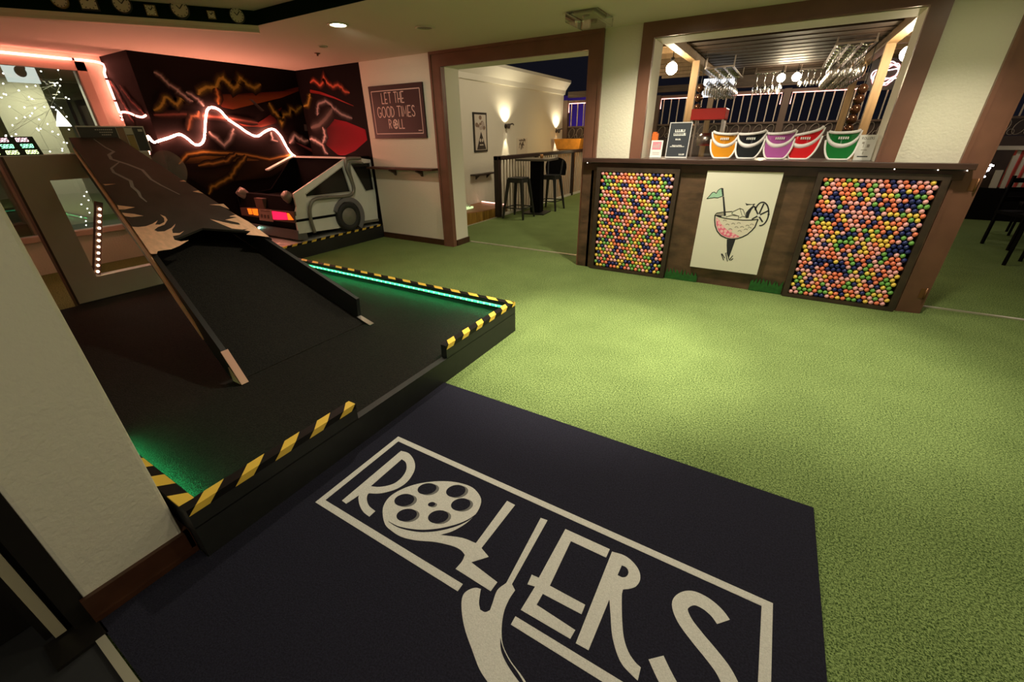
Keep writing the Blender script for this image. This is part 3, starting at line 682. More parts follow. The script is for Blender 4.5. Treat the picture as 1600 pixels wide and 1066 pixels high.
# roof, left buttress, rear deck
yr_ = 4.43; zr_ = 1.235; XL = -6.78; yb = 3.42
mb = MB(); mb.box(XL, yr_, zr_-0.03, CX-0.03, YW-0.004, zr_); part(mb, 'roof', MATTE, car)
mb = MB(); mb.box(XL, yr_-0.012, zr_-0.02, CX-0.03, yr_+0.0, zr_+0.004); part(mb, 'roof_edge', SILV, car)
mb = MB(); mb.prism([(XL, yr_, zr_), (XL, YW-0.01, zr_), (XL, YW-0.01, 0.3), (XL, yb, 0.3), (XL, yb, 0.74), (XL, 3.95, 0.78), (XL, 4.3, 1.1)], (0.03, 0, 0)); part(mb, 'side_panel', MATTE, car)
mb = MB(); mb.bar((XL+0.05, yr_, zr_), (XL+0.05, 3.95, 1.06), 0.09, 0.02); part(mb, 'buttress', SILV, car)
mb = MB()
mb.prism([(XL+0.03, yr_+0.02, zr_-0.03), (XL+0.03, yr_-0.02, 0.72), (CX-0.03, yr_-0.02, 0.72), (CX-0.03, yr_+0.02, zr_-0.03)], (0, 0.02, 0))
mb.box(XL+0.03, yb+0.1, 0.70, CX-0.03, yr_, 0.72)
part(mb, 'rear_window', MATTE, car)
# tail
mb = MB()
tailz = [(0.30, 0.02), (0.46, -0.02), (0.60, 0.0), (0.78, 0.06)]
prof = [Vector((XL, yb+d, z)) for z, d in tailz]+[Vector((XL, yb+0.16, 0.78)), Vector((XL, yb+0.16, 0.30))]
mb.prism(prof, (CX-0.03-XL, 0, 0)); part(mb, 'tail_panel', MATTE, car)
def q_(pts, y=yb-0.022):
    return [on_y(365+a/11.845, 295+b/11.845, y) for a, b in pts]
def tailpiece(name, pts, m, dy=0.0, th=0.012, parent=None):
    mb = MB(); mb.prism(q_(pts, yb-0.024-dy), (0, th, 0)); return part(mb, name, m, parent or car)
SUR = mat('tail_surround', (0.13, 0.075, 0.06), 0.5)
tailpiece('light_surround', [(120,350),(470,355),(700,395),(1115,430),(1140,632),(730,590),(480,530),(150,490)], SUR, 0, 0.03)
ORG = glow('orange_lens', (1.0, 0.14, 0.008), 0.9); REDL = glow('red_lens', (0.95, 0.012, 0.06), 0.9)
tailpiece('tail_light', [(250,365),(318,368),(345,475),(285,475)], ORG, 0.006)
tailpiece('tail_light', [(335,370),(435,375),(452,495),(370,485)], ORG, 0.006)
tailpiece('tail_light', [(700,415),(758,420),(778,572),(728,568)], REDL, 0.006)
tailpiece('tail_light', [(768,421),(968,445),(998,575),(788,573)], REDL, 0.006)
tailpiece('tail_light', [(985,450),(1020,460),(1105,580),(1010,577)], ORG, 0.006)
mb = MB(); pq = q_([(465,375),(690,398),(725,612),(480,580)], yb-0.05); mb.prism(pq, (0, 0.012, 0), 0)
for pts in ([(500,400),(670,412),(673,428),(503,414)], [(500,470),(540,475),(545,540),(508,535)], [(560,478),(600,482),(606,548),(566,543)], [(620,484),(660,488),(668,556),(627,551)]):
    mb.prism([p+Vector((0, -0.001, 0)) for p in q_(pts, yb-0.05)], (0, 0.0008, 0), 1)
part(mb, 'number_plate', [mat('plate_tan', (0.34, 0.24, 0.21), 0.5), mat('plate_marks', (0.10, 0.06, 0.05), 0.5)], car)
mb = MB(); mb.prism([(XL, yb-0.03, 0.36), (XL, yb-0.05, 0.24), (XL, yb+0.10, ZST+0.012), (XL, yb+0.10, 0.36)], (CX-XL, 0, 0)); part(mb, 'rear_valance', GREYM, car)
mb = MB(); mb.box(-6.30, yb-0.02, 0.60, -6.10, yb+0.12, 0.74); part(mb, 'deck_box', SUR, car)
for x in (-5.60, -6.66):
    mb = MB(); mb.lathe([(0.0, 0), (0.055, 0), (0.06, 0.02), (0.07, 0.10), (0.06, 0.15), (0, 0.15)], 20, (x, yb+0.10, 0.72), (0.25 if x > -6 else -0.25, -0.65, 0.7)); part(mb, 'exhaust_vent', HOSE, car)
    for k in range(3):
        mb = MB()
mb = MB(); mb.ball(on_y(405, 356, yb-0.06), 0.016, 10, 8); part(mb, 'marker_bulb', glow('mint_led', (0.45, 1.0, 0.72), 6.0), car)

# ------------------------------------------------------------------ mural on the corner walls
def wall_pt(u, v, lift=0.003):
    p = on_x(u, v, XM+lift)
    if p.y < 2.70: return on_y(u, v, 2.70-lift), Vector((0, -1, 0))
    if p.y > YW-lift: return on_y(u, v, YW-lift), Vector((0, -1, 0))
    return p, Vector((1, 0, 0))
def gE(a, b): return (240+a/3.8075, 120+b/3.8075)
def gG(a, b): return (240+a/7.105, 100+b/7.105)
def gH(a, b): return (400+a/7.105, 100+b/7.105)
YEP = (0.27, 0.21, 0.03); GRP = (0.30, 0.26, 0.25); RDP = (0.50, 0.05, 0.03); BG = (0.0040, 0.0020, 0.0018)
def jag(pts, amp, rg):
    out = []
    for i in range(len(pts)-1):
        (a, b), (c, d) = pts[i], pts[i+1]; L = math.hypot(c-a, d-b); k = max(2, int(L/14))
        for j in range(k):
            t = j/k; e = amp if j else 0; out.append((a+(c-a)*t+rg.uniform(-e, e), b+(d-b)*t+rg.uniform(-e, e)))
    return out+[pts[-1]]
PAN = {}; NL = [0.0]; rg = random.Random(5)
def bolt(g, pts, wd, col, halo=1.7, amp=5, lift=0.004):
    runs = []; last = None
    for a, b in jag(pts, amp, rg):
        p, n = wall_pt(*g(a, b), lift)
        if last is None or (n-last).length > 0.1:
            runs.append((n, [])); last = n
        runs[-1][1].append(p)
    for n, P in runs:
        if len(P) < 2: continue
        mixc = lambda f: tuple(g_*(1-f)+c*f for g_, c in zip(BG, col))
        ed = [(1, BG), (0.6, mixc(0.07)), (0.3, mixc(0.25)), (0.12, mixc(0.9)), (-0.12, mixc(0.9)), (-0.3, mixc(0.25)), (-0.6, mixc(0.07)), (-1, BG)]
        k = len(P); w_ = [wd*halo*2*(0.35+0.65*min(1, (i+0.5)/3, (k-i-0.5)/3)) for i in range(k)]
        PAN.setdefault((*n, round(n.dot(P[0]), 1)), MB()).stroke(P, wd*halo*2, n, 0, NL[0], widths=w_, col=col, edge=ed); NL[0] += 0.00006
def area(g, pts, cols, lift=0.003):
    P = [wall_pt(*g(*p), lift) for p in pts]; n = P[0][1]
    if any((q[1]-n).length > 0.1 for q in P):
        if n.x > 0.5: P = [(on_x(*g(*p), XM+lift), n) for p in pts]; 
        else: P = [(on_y(*g(*p), YW-lift), n) for p in pts]
        for q, _ in P:
            if n.x > 0.5: q.y = min(q.y, YW-lift)
            else: q.x = max(q.x, XM+lift)
    PAN.setdefault((*n, round(n.dot(P[0][0]), 1)), MB()).prism([q[0]+n*NL[0] for q in P], -n*0.0, 0, cols=cols); NL[0] += 0.00006
OR1 = (0.11, 0.02, 0.005)
area(gG, [(640,330),(900,330),(1421,300),(1610,255),(1610,300),(1421,375),(1150,440),(880,505),(760,480)], [BG, BG, BG, OR1, OR1, (0.17,0.045,0.012), (0.16,0.05,0.012), (0.11,0.03,0.007), (0.06,0.012,0.006)])
area(gG, [(880,630),(1100,650),(1150,660),(1300,560),(1421,480),(1421,640),(1200,700),(1000,690)], [(0.12,0.02,0.01), (0.16,0.04,0.015), (0.10,0.015,0.01), (0.06,0.008,0.008), (0.05,0.005,0.006), BG, (0.09,0.02,0.01), (0.10,0.02,0.01)])
area(gH, [(600,285),(720,310),(865,365),(1080,462),(1085,470),(870,385),(700,335),(600,320)], [(0.22,0.02,0.012), (0.22,0.02,0.012), (0.32,0.03,0.04), (0.30,0.04,0.03), (0.3,0.04,0.03), (0.2,0.02,0.02), (0.12,0.01,0.01), (0.12,0.012,0.01)])
area(gH, [(800,612),(830,606),(1000,640),(1215,728),(1235,845),(1100,965),(965,1025),(905,1005),(780,900),(770,700)], [(0.02,0,0.001), (0.26,0.006,0.02), (0.25,0.007,0.016), (0.34,0.012,0.025), (0.34,0.01,0.022), (0.32,0.012,0.025), (0.36,0.04,0.055), (0.25,0.007,0.013), (0.05,0.0015,0.003), (0.03,0.001,0.002)])
area(gH, [(400,850),(700,940),(965,1020),(900,1005),(700,975),(480,900)], [(0.05,0.02,0.02), (0.2,0.06,0.06), (0.5,0.12,0.12), (0.35,0.05,0.05), (0.10,0.02,0.02), (0.04,0.015,0.015)])
area(gH, [(530,670),(610,672),(610,745),(540,742)], [(0.07,0.065,0.06)]*4)
area(gG, [(1055,385),(1100,395),(1230,520),(1190,530)], [(0.05,0.045,0.04), (0.08,0.07,0.06), (0.05,0.045,0.04), BG])
OLV = (0.115, 0.062, 0.009); OLD = (0.02, 0.012, 0.004)
area(gE, [(150,520),(200,460),(300,447),(450,455),(560,465),(690,492),(760,475),(830,463),(850,490),(700,600),(480,620),(340,690),(150,560)], [BG, (0.15,0.08,0.015), OLV, OLV, OLV, (0.17,0.09,0.02), OLV, (0.16,0.09,0.02), OLD, BG, OLD, BG, BG])
bolt(gE, [(150,520),(200,462),(300,447),(450,455),(560,465),(690,491),(760,475),(830,464)], 0.025, (0.30,0.17,0.03), amp=1)
bolt(gE, [(0,228),(180,222),(330,235),(480,250),(620,275)], 0.03, (0.14,0.05,0.035), amp=1)
bolt(gG, [(0,515),(60,490),(110,430),(120,375),(150,370),(260,455),(310,380),(420,420)], 0.035, YEP)
bolt(gG, [(490,350),(510,300),(590,255),(690,265),(730,170),(770,155),(890,275),(930,250),(960,155),(1040,230),(1120,270),(1190,225)], 0.045, YEP)
bolt(gG, [(690,265),(720,360),(715,450)], 0.035, (0.30,0.13,0.03))
bolt(gG, [(500,520),(490,580),(420,580),(400,660),(380,740)], 0.03, (0.26,0.12,0.05))
bolt(gG, [(0,90),(80,130),(160,220),(240,270),(310,330),(380,390),(440,415)], 0.03, GRP)
bolt(gG, [(360,310),(430,350),(500,400),(560,470)], 0.03, GRP)
bolt(gH, [(600,210),(640,180),(710,240),(745,205),(750,140),(790,210),(850,255),(910,230),(960,270),(990,310),(1040,320)], 0.035, (0.55,0.12,0.06))
bolt(gH, [(140,430),(190,520),(260,590),(285,660),(310,560),(370,560),(380,490),(440,530),(500,475),(570,460),(590,400),(600,330)], 0.04, YEP)
bolt(gH, [(690,600),(680,500),(700,440),(770,410),(830,450),(860,490),(950,560),(1070,605)], 0.035, GRP)
bolt(gH, [(610,710),(700,680),(780,600),(850,500)], 0.07, (0.12,0.10,0.09), amp=2)
bolt(gH, [(370,880),(400,850),(430,790),(470,820),(540,860),(620,830),(690,870),(740,900),(770,980),(800,1000)], 0.04, (0.42,0.36,0.34))
bolt(gH, [(740,700),(770,800),(740,880)], 0.04, (0.42,0.36,0.34))
bolt(gE, [(330,325),(350,350),(420,408),(450,380),(478,310)], 0.035, GRP)
bolt(gE, [(550,470),(510,520),(480,560),(460,600),(380,640),(340,660),(328,700)], 0.035, (0.30,0.19,0.03))
bolt(gE, [(490,455),(440,500),(300,522),(265,530)], 0.03, (0.26,0.15,0.03))
bolt(gE, [(700,330),(705,375),(740,385)], 0.025, GRP)
for pts in ([(760,560),(800,620),(870,750),(900,810),(930,850)], [(830,590),(880,660),(930,720),(965,760),(1000,790)]):
    bolt(lambda a, b: (a/4.44, b/4.44), pts, 0.03, (0.20,0.08,0.07))
mo = empty('lightning_mural', (XM, YW, 1.0), 'airbrushed mural of yellow, grey and red lightning on black corner walls', 'mural')
for mb in PAN.values(): part(mb, 'painted_field', PAINT, mo)

# ------------------------------------------------------------------ neon tubes
NEON = glow('neon_core', (1.0, 0.32, 0.22), 56.0)
NEONB = glow('neon_soft', (1.0, 0.27, 0.2), 7.0)
def neon(name, P, r, m, label):
    P = smooth_path(P, 6); e = empty(name, P[len(P)//2], label, 'neon light')
    mb = MB(); mb.tube(P, r, 8); part(mb, 'tube', m, e)
    mb = MB()
    for i in range(6, len(P)-3, 14): mb.box(P[i].x-0.012, P[i].y-0.012, P[i].z-0.012, P[i].x+0.012, P[i].y+0.012, P[i].z+0.012)
    part(mb, 'clip', mat('neon_clip', (0.10, 0.03, 0.025), 0.4), e); return e
px_ = [(233,244),(230,222),(231,213),(240,222),(252,219),(265,215),(280,210),(292,216),(303,225),(312,226),(319,217),(321,190),(324,172),(332,168),(344,173),(356,186),(375,199),(388,208),(402,213),(415,205),(427,202),(438,212),(448,230),(456,241),(467,248)]
neon('neon_tube', [on_x(u, v, XM+0.03) for u, v in px_], 0.013, NEON, 'long wavy neon tube across the lightning mural towards the car roof')
XWN = -7.6
P = [Vector((XWN+0.05, y, z)) for y, z in ((0.35, 2.375), (1.0, 2.375), (1.7, 2.375), (2.25, 2.375))]
P += [on_y(u, v, 2.70-0.03) for u, v in ((132,104),(139,120),(144,132),(154,145),(160,160),(161,172),(167,183),(175,188),(183,185),(189,176),(200,176),(212,181),(222,183),(232,180))]
for p in P[4:]: p.x = max(p.x, XWN+0.05); p.x = min(p.x, XM-0.02)
neon('neon_tube', P, 0.012, NEONB, 'neon tube running along the side window top and down the black return wall')

# ------------------------------------------------------------------ sign and shelf on the back wall
SB = mat('sign_board', (0.014, 0.0045, 0.004), 0.5); SLT = mat('sign_lettering', (0.62, 0.50, 0.44), 0.55)
LET = {
 'L': [[(0,1),(0,0),(.55,0)]], 'E': [[(.55,1),(0,1),(0,0),(.55,0)], [(0,.38),(.45,.38)]], 'T': [[(0,1),(.7,1)], [(.35,1),(.35,0)]],
 'H': [[(0,1),(0,0)], [(.55,1),(.55,0)], [(0,.36),(.55,.36)]], 'I': [[(0,1),(0,0)]], 'M': [[(0,0),(.06,1),(.36,.25),(.66,1),(.72,0)]],
 'D': [[(0,0),(0,1),(.3,.93),(.5,.7),(.55,.5),(.5,.28),(.3,.06),(0,0)]],
 'G': [[(.68,.80),(.55,.95),(.36,1),(.16,.9),(.03,.65),(.02,.35),(.15,.1),(.36,0),(.58,.06),(.70,.25),(.70,.42),(.42,.42)]],
 'O': [[(.36+.36*math.cos(t), .5+.5*math.sin(t)) for t in [2*PI*i/20 for i in range(21)]]],
 'S': [[(.5,.85),(.38,.98),(.2,.98),(.06,.85),(.06,.68),(.25,.52),(.45,.38),(.52,.2),(.42,.04),(.22,0),(.06,.08),(0,.2)]],
 'R': [[(0,0),(0,1),(.3,.97),(.5,.84),(.5,.66),(.35,.52),(0,.48)], [(.22,.5),(.55,0)]]}
ADV = {'L': .75, 'E': .75, 'T': .88, 'H': .78, 'I': .24, 'M': .95, 'D': .75, 'G': .92, 'O': .93, 'S': .72, 'R': .75, ' ': .42}
def strokes(mb, s, x, z, h, wd, y, mi, sx=1.0, gap=1.0):
    for ch in s:
        for st in LET.get(ch, []): mb.stroke([Vector((x+a*h*sx, y, z+b*h)) for a, b in st], wd, (0, -1, 0), mi)
        x += ADV[ch]*h*sx*gap
    return x
mb = MB(); ys = YW-0.03
mb.box(-5.225, ys, 1.475, -4.222, YW-0.002, 2.134, 0)
yf = ys-0.0012
for a, b in (((-5.175, 2.068), (-4.272, 2.068)), ((-4.272, 2.068), (-4.272, 1.535)), ((-4.272, 1.535), (-5.175, 1.535)), ((-5.175, 1.535), (-5.175, 2.068))):
    mb.stroke([(a[0], yf, a[1]), (b[0], yf, b[1])], 0.011, (0, -1, 0), 1)
def wlen(s, h, sx): return sum(ADV[c] for c in s)*h*sx
for s, zc, h, sx in (('LET THE', 1.915, 0.128, 0.66), ('GOOD TIMES', 1.745, 0.128, 0.76), ('R', 1.60, 0.115, 0.7)):
    if s == 'R':
        strokes(mb, 'R', -4.90, zc, h, 0.012, yf, 1, sx); xo = -4.775
        mb.prism([Vector((xo+0.048*math.cos(t), yf, zc+h*0.48+0.062*math.sin(t))) for t in [2*PI*i/24 for i in range(24)]], (0, 0, 0), 1)
        for k in range(5):
            t = 2*PI*k/5+0.5; mb.prism([Vector((xo+0.028*math.cos(t)+0.011*math.cos(u), yf-0.0006, zc+h*0.48+0.034*math.sin(t)+0.013*math.sin(u))) for u in [2*PI*i/12 for i in range(12)]], (0, 0, 0), 0)
        strokes(mb, 'LL', -4.71, zc, h, 0.012, yf, 1, sx)
    else:
        L = wlen(s, h, sx); strokes(mb, s, -4.735-L/2 + (0.0 if s[0] == 'G' else -0.03), zc, h, 0.012, yf, 1, sx)
for k in range(5): mb.box(-4.355+k*0.013, yf, 1.562, -4.347+k*0.013, yf+0.0006, 1.577, 1)
tag(mb.build('wall_sign', [SB, SLT], loc=(-4.72, YW, 1.475)), 'square dark sign reading LET THE GOOD TIMES ROLL above wall shelf', 'sign')
sh = empty('wall_shelf', (-4.72, YW, 1.06), 'narrow dark drink shelf on brackets below the square sign', 'shelf')
mb = MB(); mb.box(-5.36, YW-0.17, 1.062, -4.07, YW-0.002, 1.09); part(mb, 'board', BASEB, sh, bevel=0.004)
for x in (-4.93, -4.40):
    mb = MB(); mb.prism([(x-0.02, YW-0.002, 1.062), (x-0.02, YW-0.12, 1.062), (x-0.02, YW-0.12, 1.04), (x-0.02, YW-0.03, 1.00), (x-0.02, YW-0.002, 0.97)], (0.04, 0, 0)); part(mb, 'bracket', BASEB, sh)

# ------------------------------------------------------------------ ceiling fittings
def can(x, y, z, lit, label, r=0.075, strength=30):
    e = empty('recessed_light', (x, y, z), label, 'ceiling light')
    mb = MB(); mb.lathe([(r*1.25, 0.001), (r*1.28, -0.008), (r*0.98, -0.010), (r*0.92, 0.001)], 28, (x, y, z)); part(mb, 'trim_ring', mat('can_ring', (0.62, 0.58, 0.46), 0.5), e)
    mb = MB(); mb.lathe([(r*0.95, -0.004), (0.0, -0.003)], 28, (x, y, z)); part(mb, 'lamp_face', glow('can_lit', (1.0, 0.93, 0.62), strength) if lit else mat('can_dark', (0.20, 0.17, 0.11), 0.5), e)
    return e
names = ['in the tray ceiling, nearest the platform corner', 'in the tray ceiling, straight over the mat', 'added near the serving counter as wall wash', 'added near the right-hand doorway as wall wash', 'added as fill in the tray, far right', 'added as fill in the tray behind the mat', 'in the tray ceiling above the black platform']
for (x, y, z), nm in zip(CANS[:5]+CANS[6:], names): can(x, y, z, True, 'lit round recessed downlight '+nm)
can(-3.8, 3.26, ZC, True, 'glowing recessed downlight between the tray edge and the sign wall', 0.075, 12)
can(-3.215, 3.80, ZC, False, 'unlit recessed downlight near the left door casing')
can(-4.79, 3.84, ZC, False, 'small unlit recessed fitting in the reddish ceiling', 0.04)
mb = MB(); mb.lathe([(0.035, 0.001), (0.035, -0.006), (0.012, -0.012), (0.010, -0.03), (0.0, -0.03)], 16, (-5.23, 4.09, ZC))
tag(mb.build('sprinkler_head', mat('dull_brass', (0.16, 0.08, 0.05), 0.4, 0.5)), 'tiny dark sprinkler head on the reddish ceiling', 'sprinkler')
em = empty('emergency_light', (-1.70, 4.25, ZC), 'clear covered emergency light on the ceiling above the left door casing', 'emergency light')
mb = MB(); mb.box(-1.80, 4.10, ZC-0.022, -1.60, 4.40, ZC-0.001); part(mb, 'body', mat('fitting_cream', (0.5, 0.47, 0.33), 0.5), em, bevel=0.01)
for y in (4.16, 4.34):
    mb = MB(); mb.lathe([(0.0, 0.0), (0.034, 0.0), (0.026, 0.03), (0.0, 0.033)], 16, (-1.70, y, ZC-0.022), (0.2, 0, -1)); part(mb, 'lamp_head', mat('lamp_head_grey', (0.5, 0.47, 0.35), 0.3), em)
mb = MB(); mb.box(-1.85, 4.05, ZC-0.075, -1.55, 4.45, ZC-0.001); part(mb, 'clear_cover', clear('clear_plastic', gloss=0.03), em, bevel=0.01)
# clocks on the slanting tray wall
da = (cb-ca).normalized(); nw = Vector((0.81, -0.59, 0)); nw = Vector((-da.y, da.x, 0)); 
if nw.y > 0: nw = -nw
IV = mat('clock_ivory', (0.75, 0.68, 0.5), 0.5); INK = mat('clock_ink', (0.03, 0.028, 0.025), 0.5); GOLD = mat('clock_brass', (0.28, 0.19, 0.07), 0.4, 0.4)
def clock(u, v, r, square, label, m=None):
    p = on_pl(u, v, ca, nw); f = p+nw*0.01
    e = empty('wall_clock', p, label, 'clock'); mb = MB()
    if square: mb.obox(p+nw*0.012, r, 0.012, r, Matrix((da, nw, Vector((0,0,1)))).transposed())
    else: mb.lathe([(0.0, 0.004), (r*1.0, 0.004), (r*1.12, 0.01), (r*1.12, 0.03), (r, 0.034), (r*0.98, 0.026)], 24, p, nw)
    part(mb, 'case', m or GOLD, e)
    mb = MB()
    if square: mb.obox(p+nw*0.026, r*0.85, 0.002, r*0.85, Matrix((da, nw, Vector((0,0,1)))).transposed())
    else: mb.lathe([(r, 0.026), (0.0, 0.0265)], 24, p, nw)
    part(mb, 'dial', IV, e)
    mb = MB(); c0 = p+nw*0.0285; zu = Vector((0,0,1))
    for t, L in ((0.9, 0.5), (2.3, 0.75)): mb.bar(c0, c0+(da*math.cos(t)+zu*math.sin(t))*r*L, 0.006, 0.002, up=nw)
    for k in range(12):
        t = 2*PI*k/12; d_ = da*math.cos(t)+zu*math.sin(t); mb.bar(c0+d_*r*0.74, c0+d_*r*0.9, 0.005, 0.002, up=nw)
    part(mb, 'hands', INK, e)
clock(371, 25, 0.055, False, 'round ivory clock on the tray wall nearest its far corner', INK)
clock(282, 15, 0.062, False, 'round ivory clock on the dark tray wall, third from its far corner', INK)
clock(192, 7, 0.06, False, 'round black rimmed clock on the tray wall, fifth from its far corner', INK)
clock(331, 24, 0.03, True, 'small square clock between two round clocks at the tray corner')
clock(237, 17, 0.038, True, 'small tan square clock between two round clocks on the tray wall')
clock(139, 3, 0.06, True, 'square dark framed clock high on the tray wall', INK)
clock(95, 1, 0.05, False, 'round tan clock on the green lit tray wall')

# ------------------------------------------------------------------ serving counter
YF = 4.825
WOODD = mat('stained_plywood', (0.085, 0.045, 0.024), 0.5, bump=0.15, bscale=14, var=0.5, vscale=5, stretch=(1, 1, 2.2))
TOPW = mat('counter_top', (0.055, 0.028, 0.022), 0.3, var=0.3, vscale=9, stretch=(0.4, 4, 4))
ct = empty('serving_counter', (-0.28, 4.86, 0), 'dark stained serving counter under the window', 'counter')
mb = MB(); mb.box(-1.90, YF, 0, 1.245, YW-0.04, 1.205); part(mb, 'front_board', WOODD, ct)
mb = MB(); mb.box(-1.885, 4.735, 1.212, 1.335, YW-0.04, 1.257); mb.box(-1.262, YW-0.04, 1.212, 0.722, 5.30, 1.257); part(mb, 'top', TOPW, ct, bevel=0.004)
mb = MB(); mb.box(-1.885, YF-0.03, 1.13, 1.30, YF-0.001, 1.212); part(mb, 'apron', BASEB, ct)
def ballpanel(tagname, x0, x1, z0, z1, nx, label, seed, seq):
    e = empty('ball_display', ((x0+x1)/2, YF-0.03, z0), label, 'panel')
    fw = 0.046; yf = YF-0.058
    mb = MB(); mb.box(x0, YF-0.02, z0, x1, YF-0.002, z1); part(mb, 'backing', MATTE, e)
    FR = mat('panel_frame', (0.040, 0.024, 0.016), 0.45, var=0.3, vscale=12)
    for nm, b in (('frame_rail', (x0, yf, z0, x1, YF-0.02, z0+fw*0.7)), ('frame_rail', (x0, yf, z1-fw, x1, YF-0.02, z1)), ('frame_stile', (x0, yf, z0+fw*0.7, x0+fw, YF-0.02, z1-fw)), ('frame_stile', (x1-fw, yf, z0+fw*0.7, x1, YF-0.02, z1-fw))):
        mb = MB(); mb.box(*b); part(mb, nm, FR, e)
    X0, X1, Z0, Z1 = x0+fw, x1-fw, z0+fw*0.7, z1-fw; pitch = (X1-X0)/(nx+0.5); rz_ = pitch*0.866; r = pitch*0.465
    nz = int((Z1-Z0-2*r)/rz_)+1; rg = random.Random(seed); balls = []
    for j in range(nz):
        for i in range(nx):
            x = X0+pitch*(0.5+i+(0.5 if j % 2 else 0)); z = Z1-r-j*(Z1-Z0-2*r)/(nz-1)
            if seq: c = (i*1+j*3+(1 if rg.random() < 0.35 else 0)+(rg.randrange(5) if rg.random() < 0.25 else 0)) % 5
            else:
                sw = math.sin(x*9+z*6)+math.sin(z*13-x*5)
                c = rg.choices(range(5), (4, 4, 2.6, 2.2, 2.8+(3.5 if sw > 0.9 else 0)))[0]
            balls.append((Vector((x+rg.uniform(-.001, .001), YF-0.02-r*0.9, z)), c))
    balls.sort(key=lambda b: (b[0]-EYE).length)
    me = {}
    for k, (p, c) in enumerate(balls[:100]):
        if c not in me:
            mb = MB(); mb.ball(p, r, 14, 9); o = part(mb, 'golf_ball', BALLM[c], e); me[c] = (o, p)
        else:
            o, p0 = me[c]; q = o.copy(); C.objects.link(q); q.parent = e; q.location = p-p0
    mb = MB()
    for p, c in balls[100:]: mb.ball(p, r, 12, 8, mi=c)
    o = part(mb, 'golf_balls', BALLM, e); o['kind'] = 'stuff'
    for i_, z in ((0, z0+0.25), (1, (z0+z1)/2), (2, z1-0.25)):
        for x in (x0+fw/2, x1-fw/2):
            pass
    return e
BALLM = [mat('ball_pink', (0.90, 0.42, 0.44), 0.3), mat('ball_coral', (0.90, 0.22, 0.12), 0.3), mat('ball_yellow', (0.90, 0.62, 0.10), 0.3), mat('ball_green', (0.17, 0.42, 0.09), 0.3), mat('ball_navy', (0.018, 0.026, 0.14), 0.25)]
ballpanel('l', -1.715, -0.825, 0.005, 1.165, 18, 'framed panel of coloured golf balls left of the cocktail canvas', 11, True)
ballpanel('r', 0.345, 1.225, 0.005, 1.175, 18, 'framed panel of coloured golf balls right of the cocktail canvas', 12, False)

# cocktail canvas
YA = YF-0.045
CANV = mat('canvas_white', (0.74, 0.71, 0.60), 0.7, bump=0.1, bscale=220); INK2 = mat('print_ink', (0.014, 0.013, 0.020), 0.6)
MINT = mat('print_mint', (0.36, 0.60, 0.44), 0.6); ROSE = mat('print_rose', (0.80, 0.16, 0.28), 0.6); PALE = mat('print_pale_pink', (0.88, 0.50, 0.52), 0.6); SHADE = mat('print_beige', (0.33, 0.30, 0.25), 0.6)
CEDGE = mat('canvas_edge', (0.50, 0.36, 0.20), 0.7)
mb = MB()
A_, B_, C_, D_ = on_y(1107,266,YA), on_y(1223,271,YA), on_y(1184,429,YA), on_y(1077,417,YA)
x0 = (A_.x+D_.x)/2; x1 = (B_.x+C_.x)/2; z0 = (C_.z+D_.z)/2; z1 = (A_.z+B_.z)/2
mb.box(x0, YA, z0, x1, YF-0.001, z1, 0); mb.box(x0, YA+0.001, z1, x1, YF-0.001, z1+0.003, 1)
def art(pts, k=1, sm=0): return [on_y(1080+a/5.92, 260+b/5.92, YA-0.0006*k) for a, b in pts]
def fill(pts, mi, k=1): mb.prism(art(pts, k), (0, 0, 0), mi)
def line(pts, wd, mi=2, k=3, widths=None):
    mb.stroke(art(pts, k), wd, (0, -1, 0), mi, widths=widths)
fill([(143,300),(165,278),(195,242),(215,238),(232,250),(250,220),(275,204),(285,204),(290,275),(270,285),(245,292),(215,288),(180,294)], 3)
line([(143,300),(165,278),(195,242),(215,238),(232,250),(250,220),(275,204),(290,204)], 0.006); line([(143,300),(180,294),(215,288),(245,292),(290,275)], 0.006)
fill([(276,202),(297,202),(303,275),(288,278)], 2); fill([(290,280),(304,278),(322,455),(302,462)], 2, 2)
bowl = [(220,450),(217,500),(222,550),(240,600),(275,640),(320,663),(370,673),(420,670),(470,655),(520,630),(560,595),(590,560),(610,510),(618,490)]
fill(bowl+[(560,498),(480,498),(400,492),(320,482),(260,468)], 9); 
line(bowl, 0.011)
line([(220,450),(260,468),(320,482),(400,492),(480,498),(560,498),(618,490)], 0.009); line([(222,446),(240,432),(290,424),(380,418)], 0.008); line([(230,455),(280,462)], 0.012)
fill([(232,440),(300,430),(300,458),(250,462)], 8, 2)
fill([(232,475),(232,540),(250,595),(280,632),(320,652),(370,663),(420,660),(450,650),(400,625),(350,600),(310,570),(275,530),(255,490)], 4, 2)
for cx, cy, rx, ry in ((262,525,15,17),(258,560,14,15),(290,560,14,18),(282,600,14,13),(318,598,15,14),(342,630,15,11),(312,622,12,10),(362,598,16,14),(390,628,15,11),(376,650,15,8),(412,650,14,8),(245,497,10,14)): fill(ell(cx,cy,rx,ry,-20,14), 5, 3)
for cx, cy in ((310,508),(335,545),(388,538),(440,532),(418,570),(470,568),(362,588),(448,605),(505,590),(520,555),(560,545),(540,575)):
    t = [(cx+15*math.cos(a), cy+12*math.sin(a)) for a in [PI*1.05+PI*0.95*i/8 for i in range(9)]]; line(t, 0.006, 8)
line([(375,440),(385,420),(450,388),(480,400),(505,465)], 0.005); line([(450,388),(470,455)], 0.004); line([(320,468),(375,452),(440,460),(435,488)], 0.005); line([(375,440),(440,460)], 0.004); line([(445,478),(475,462),(505,470)], 0.005)
fill([(505,430),(530,400),(560,372),(590,366),(560,400),(540,440),(530,478),(505,480)], 2); fill([(500,338),(520,347),(560,350),(590,345),(590,353),(540,357),(510,362)], 2)
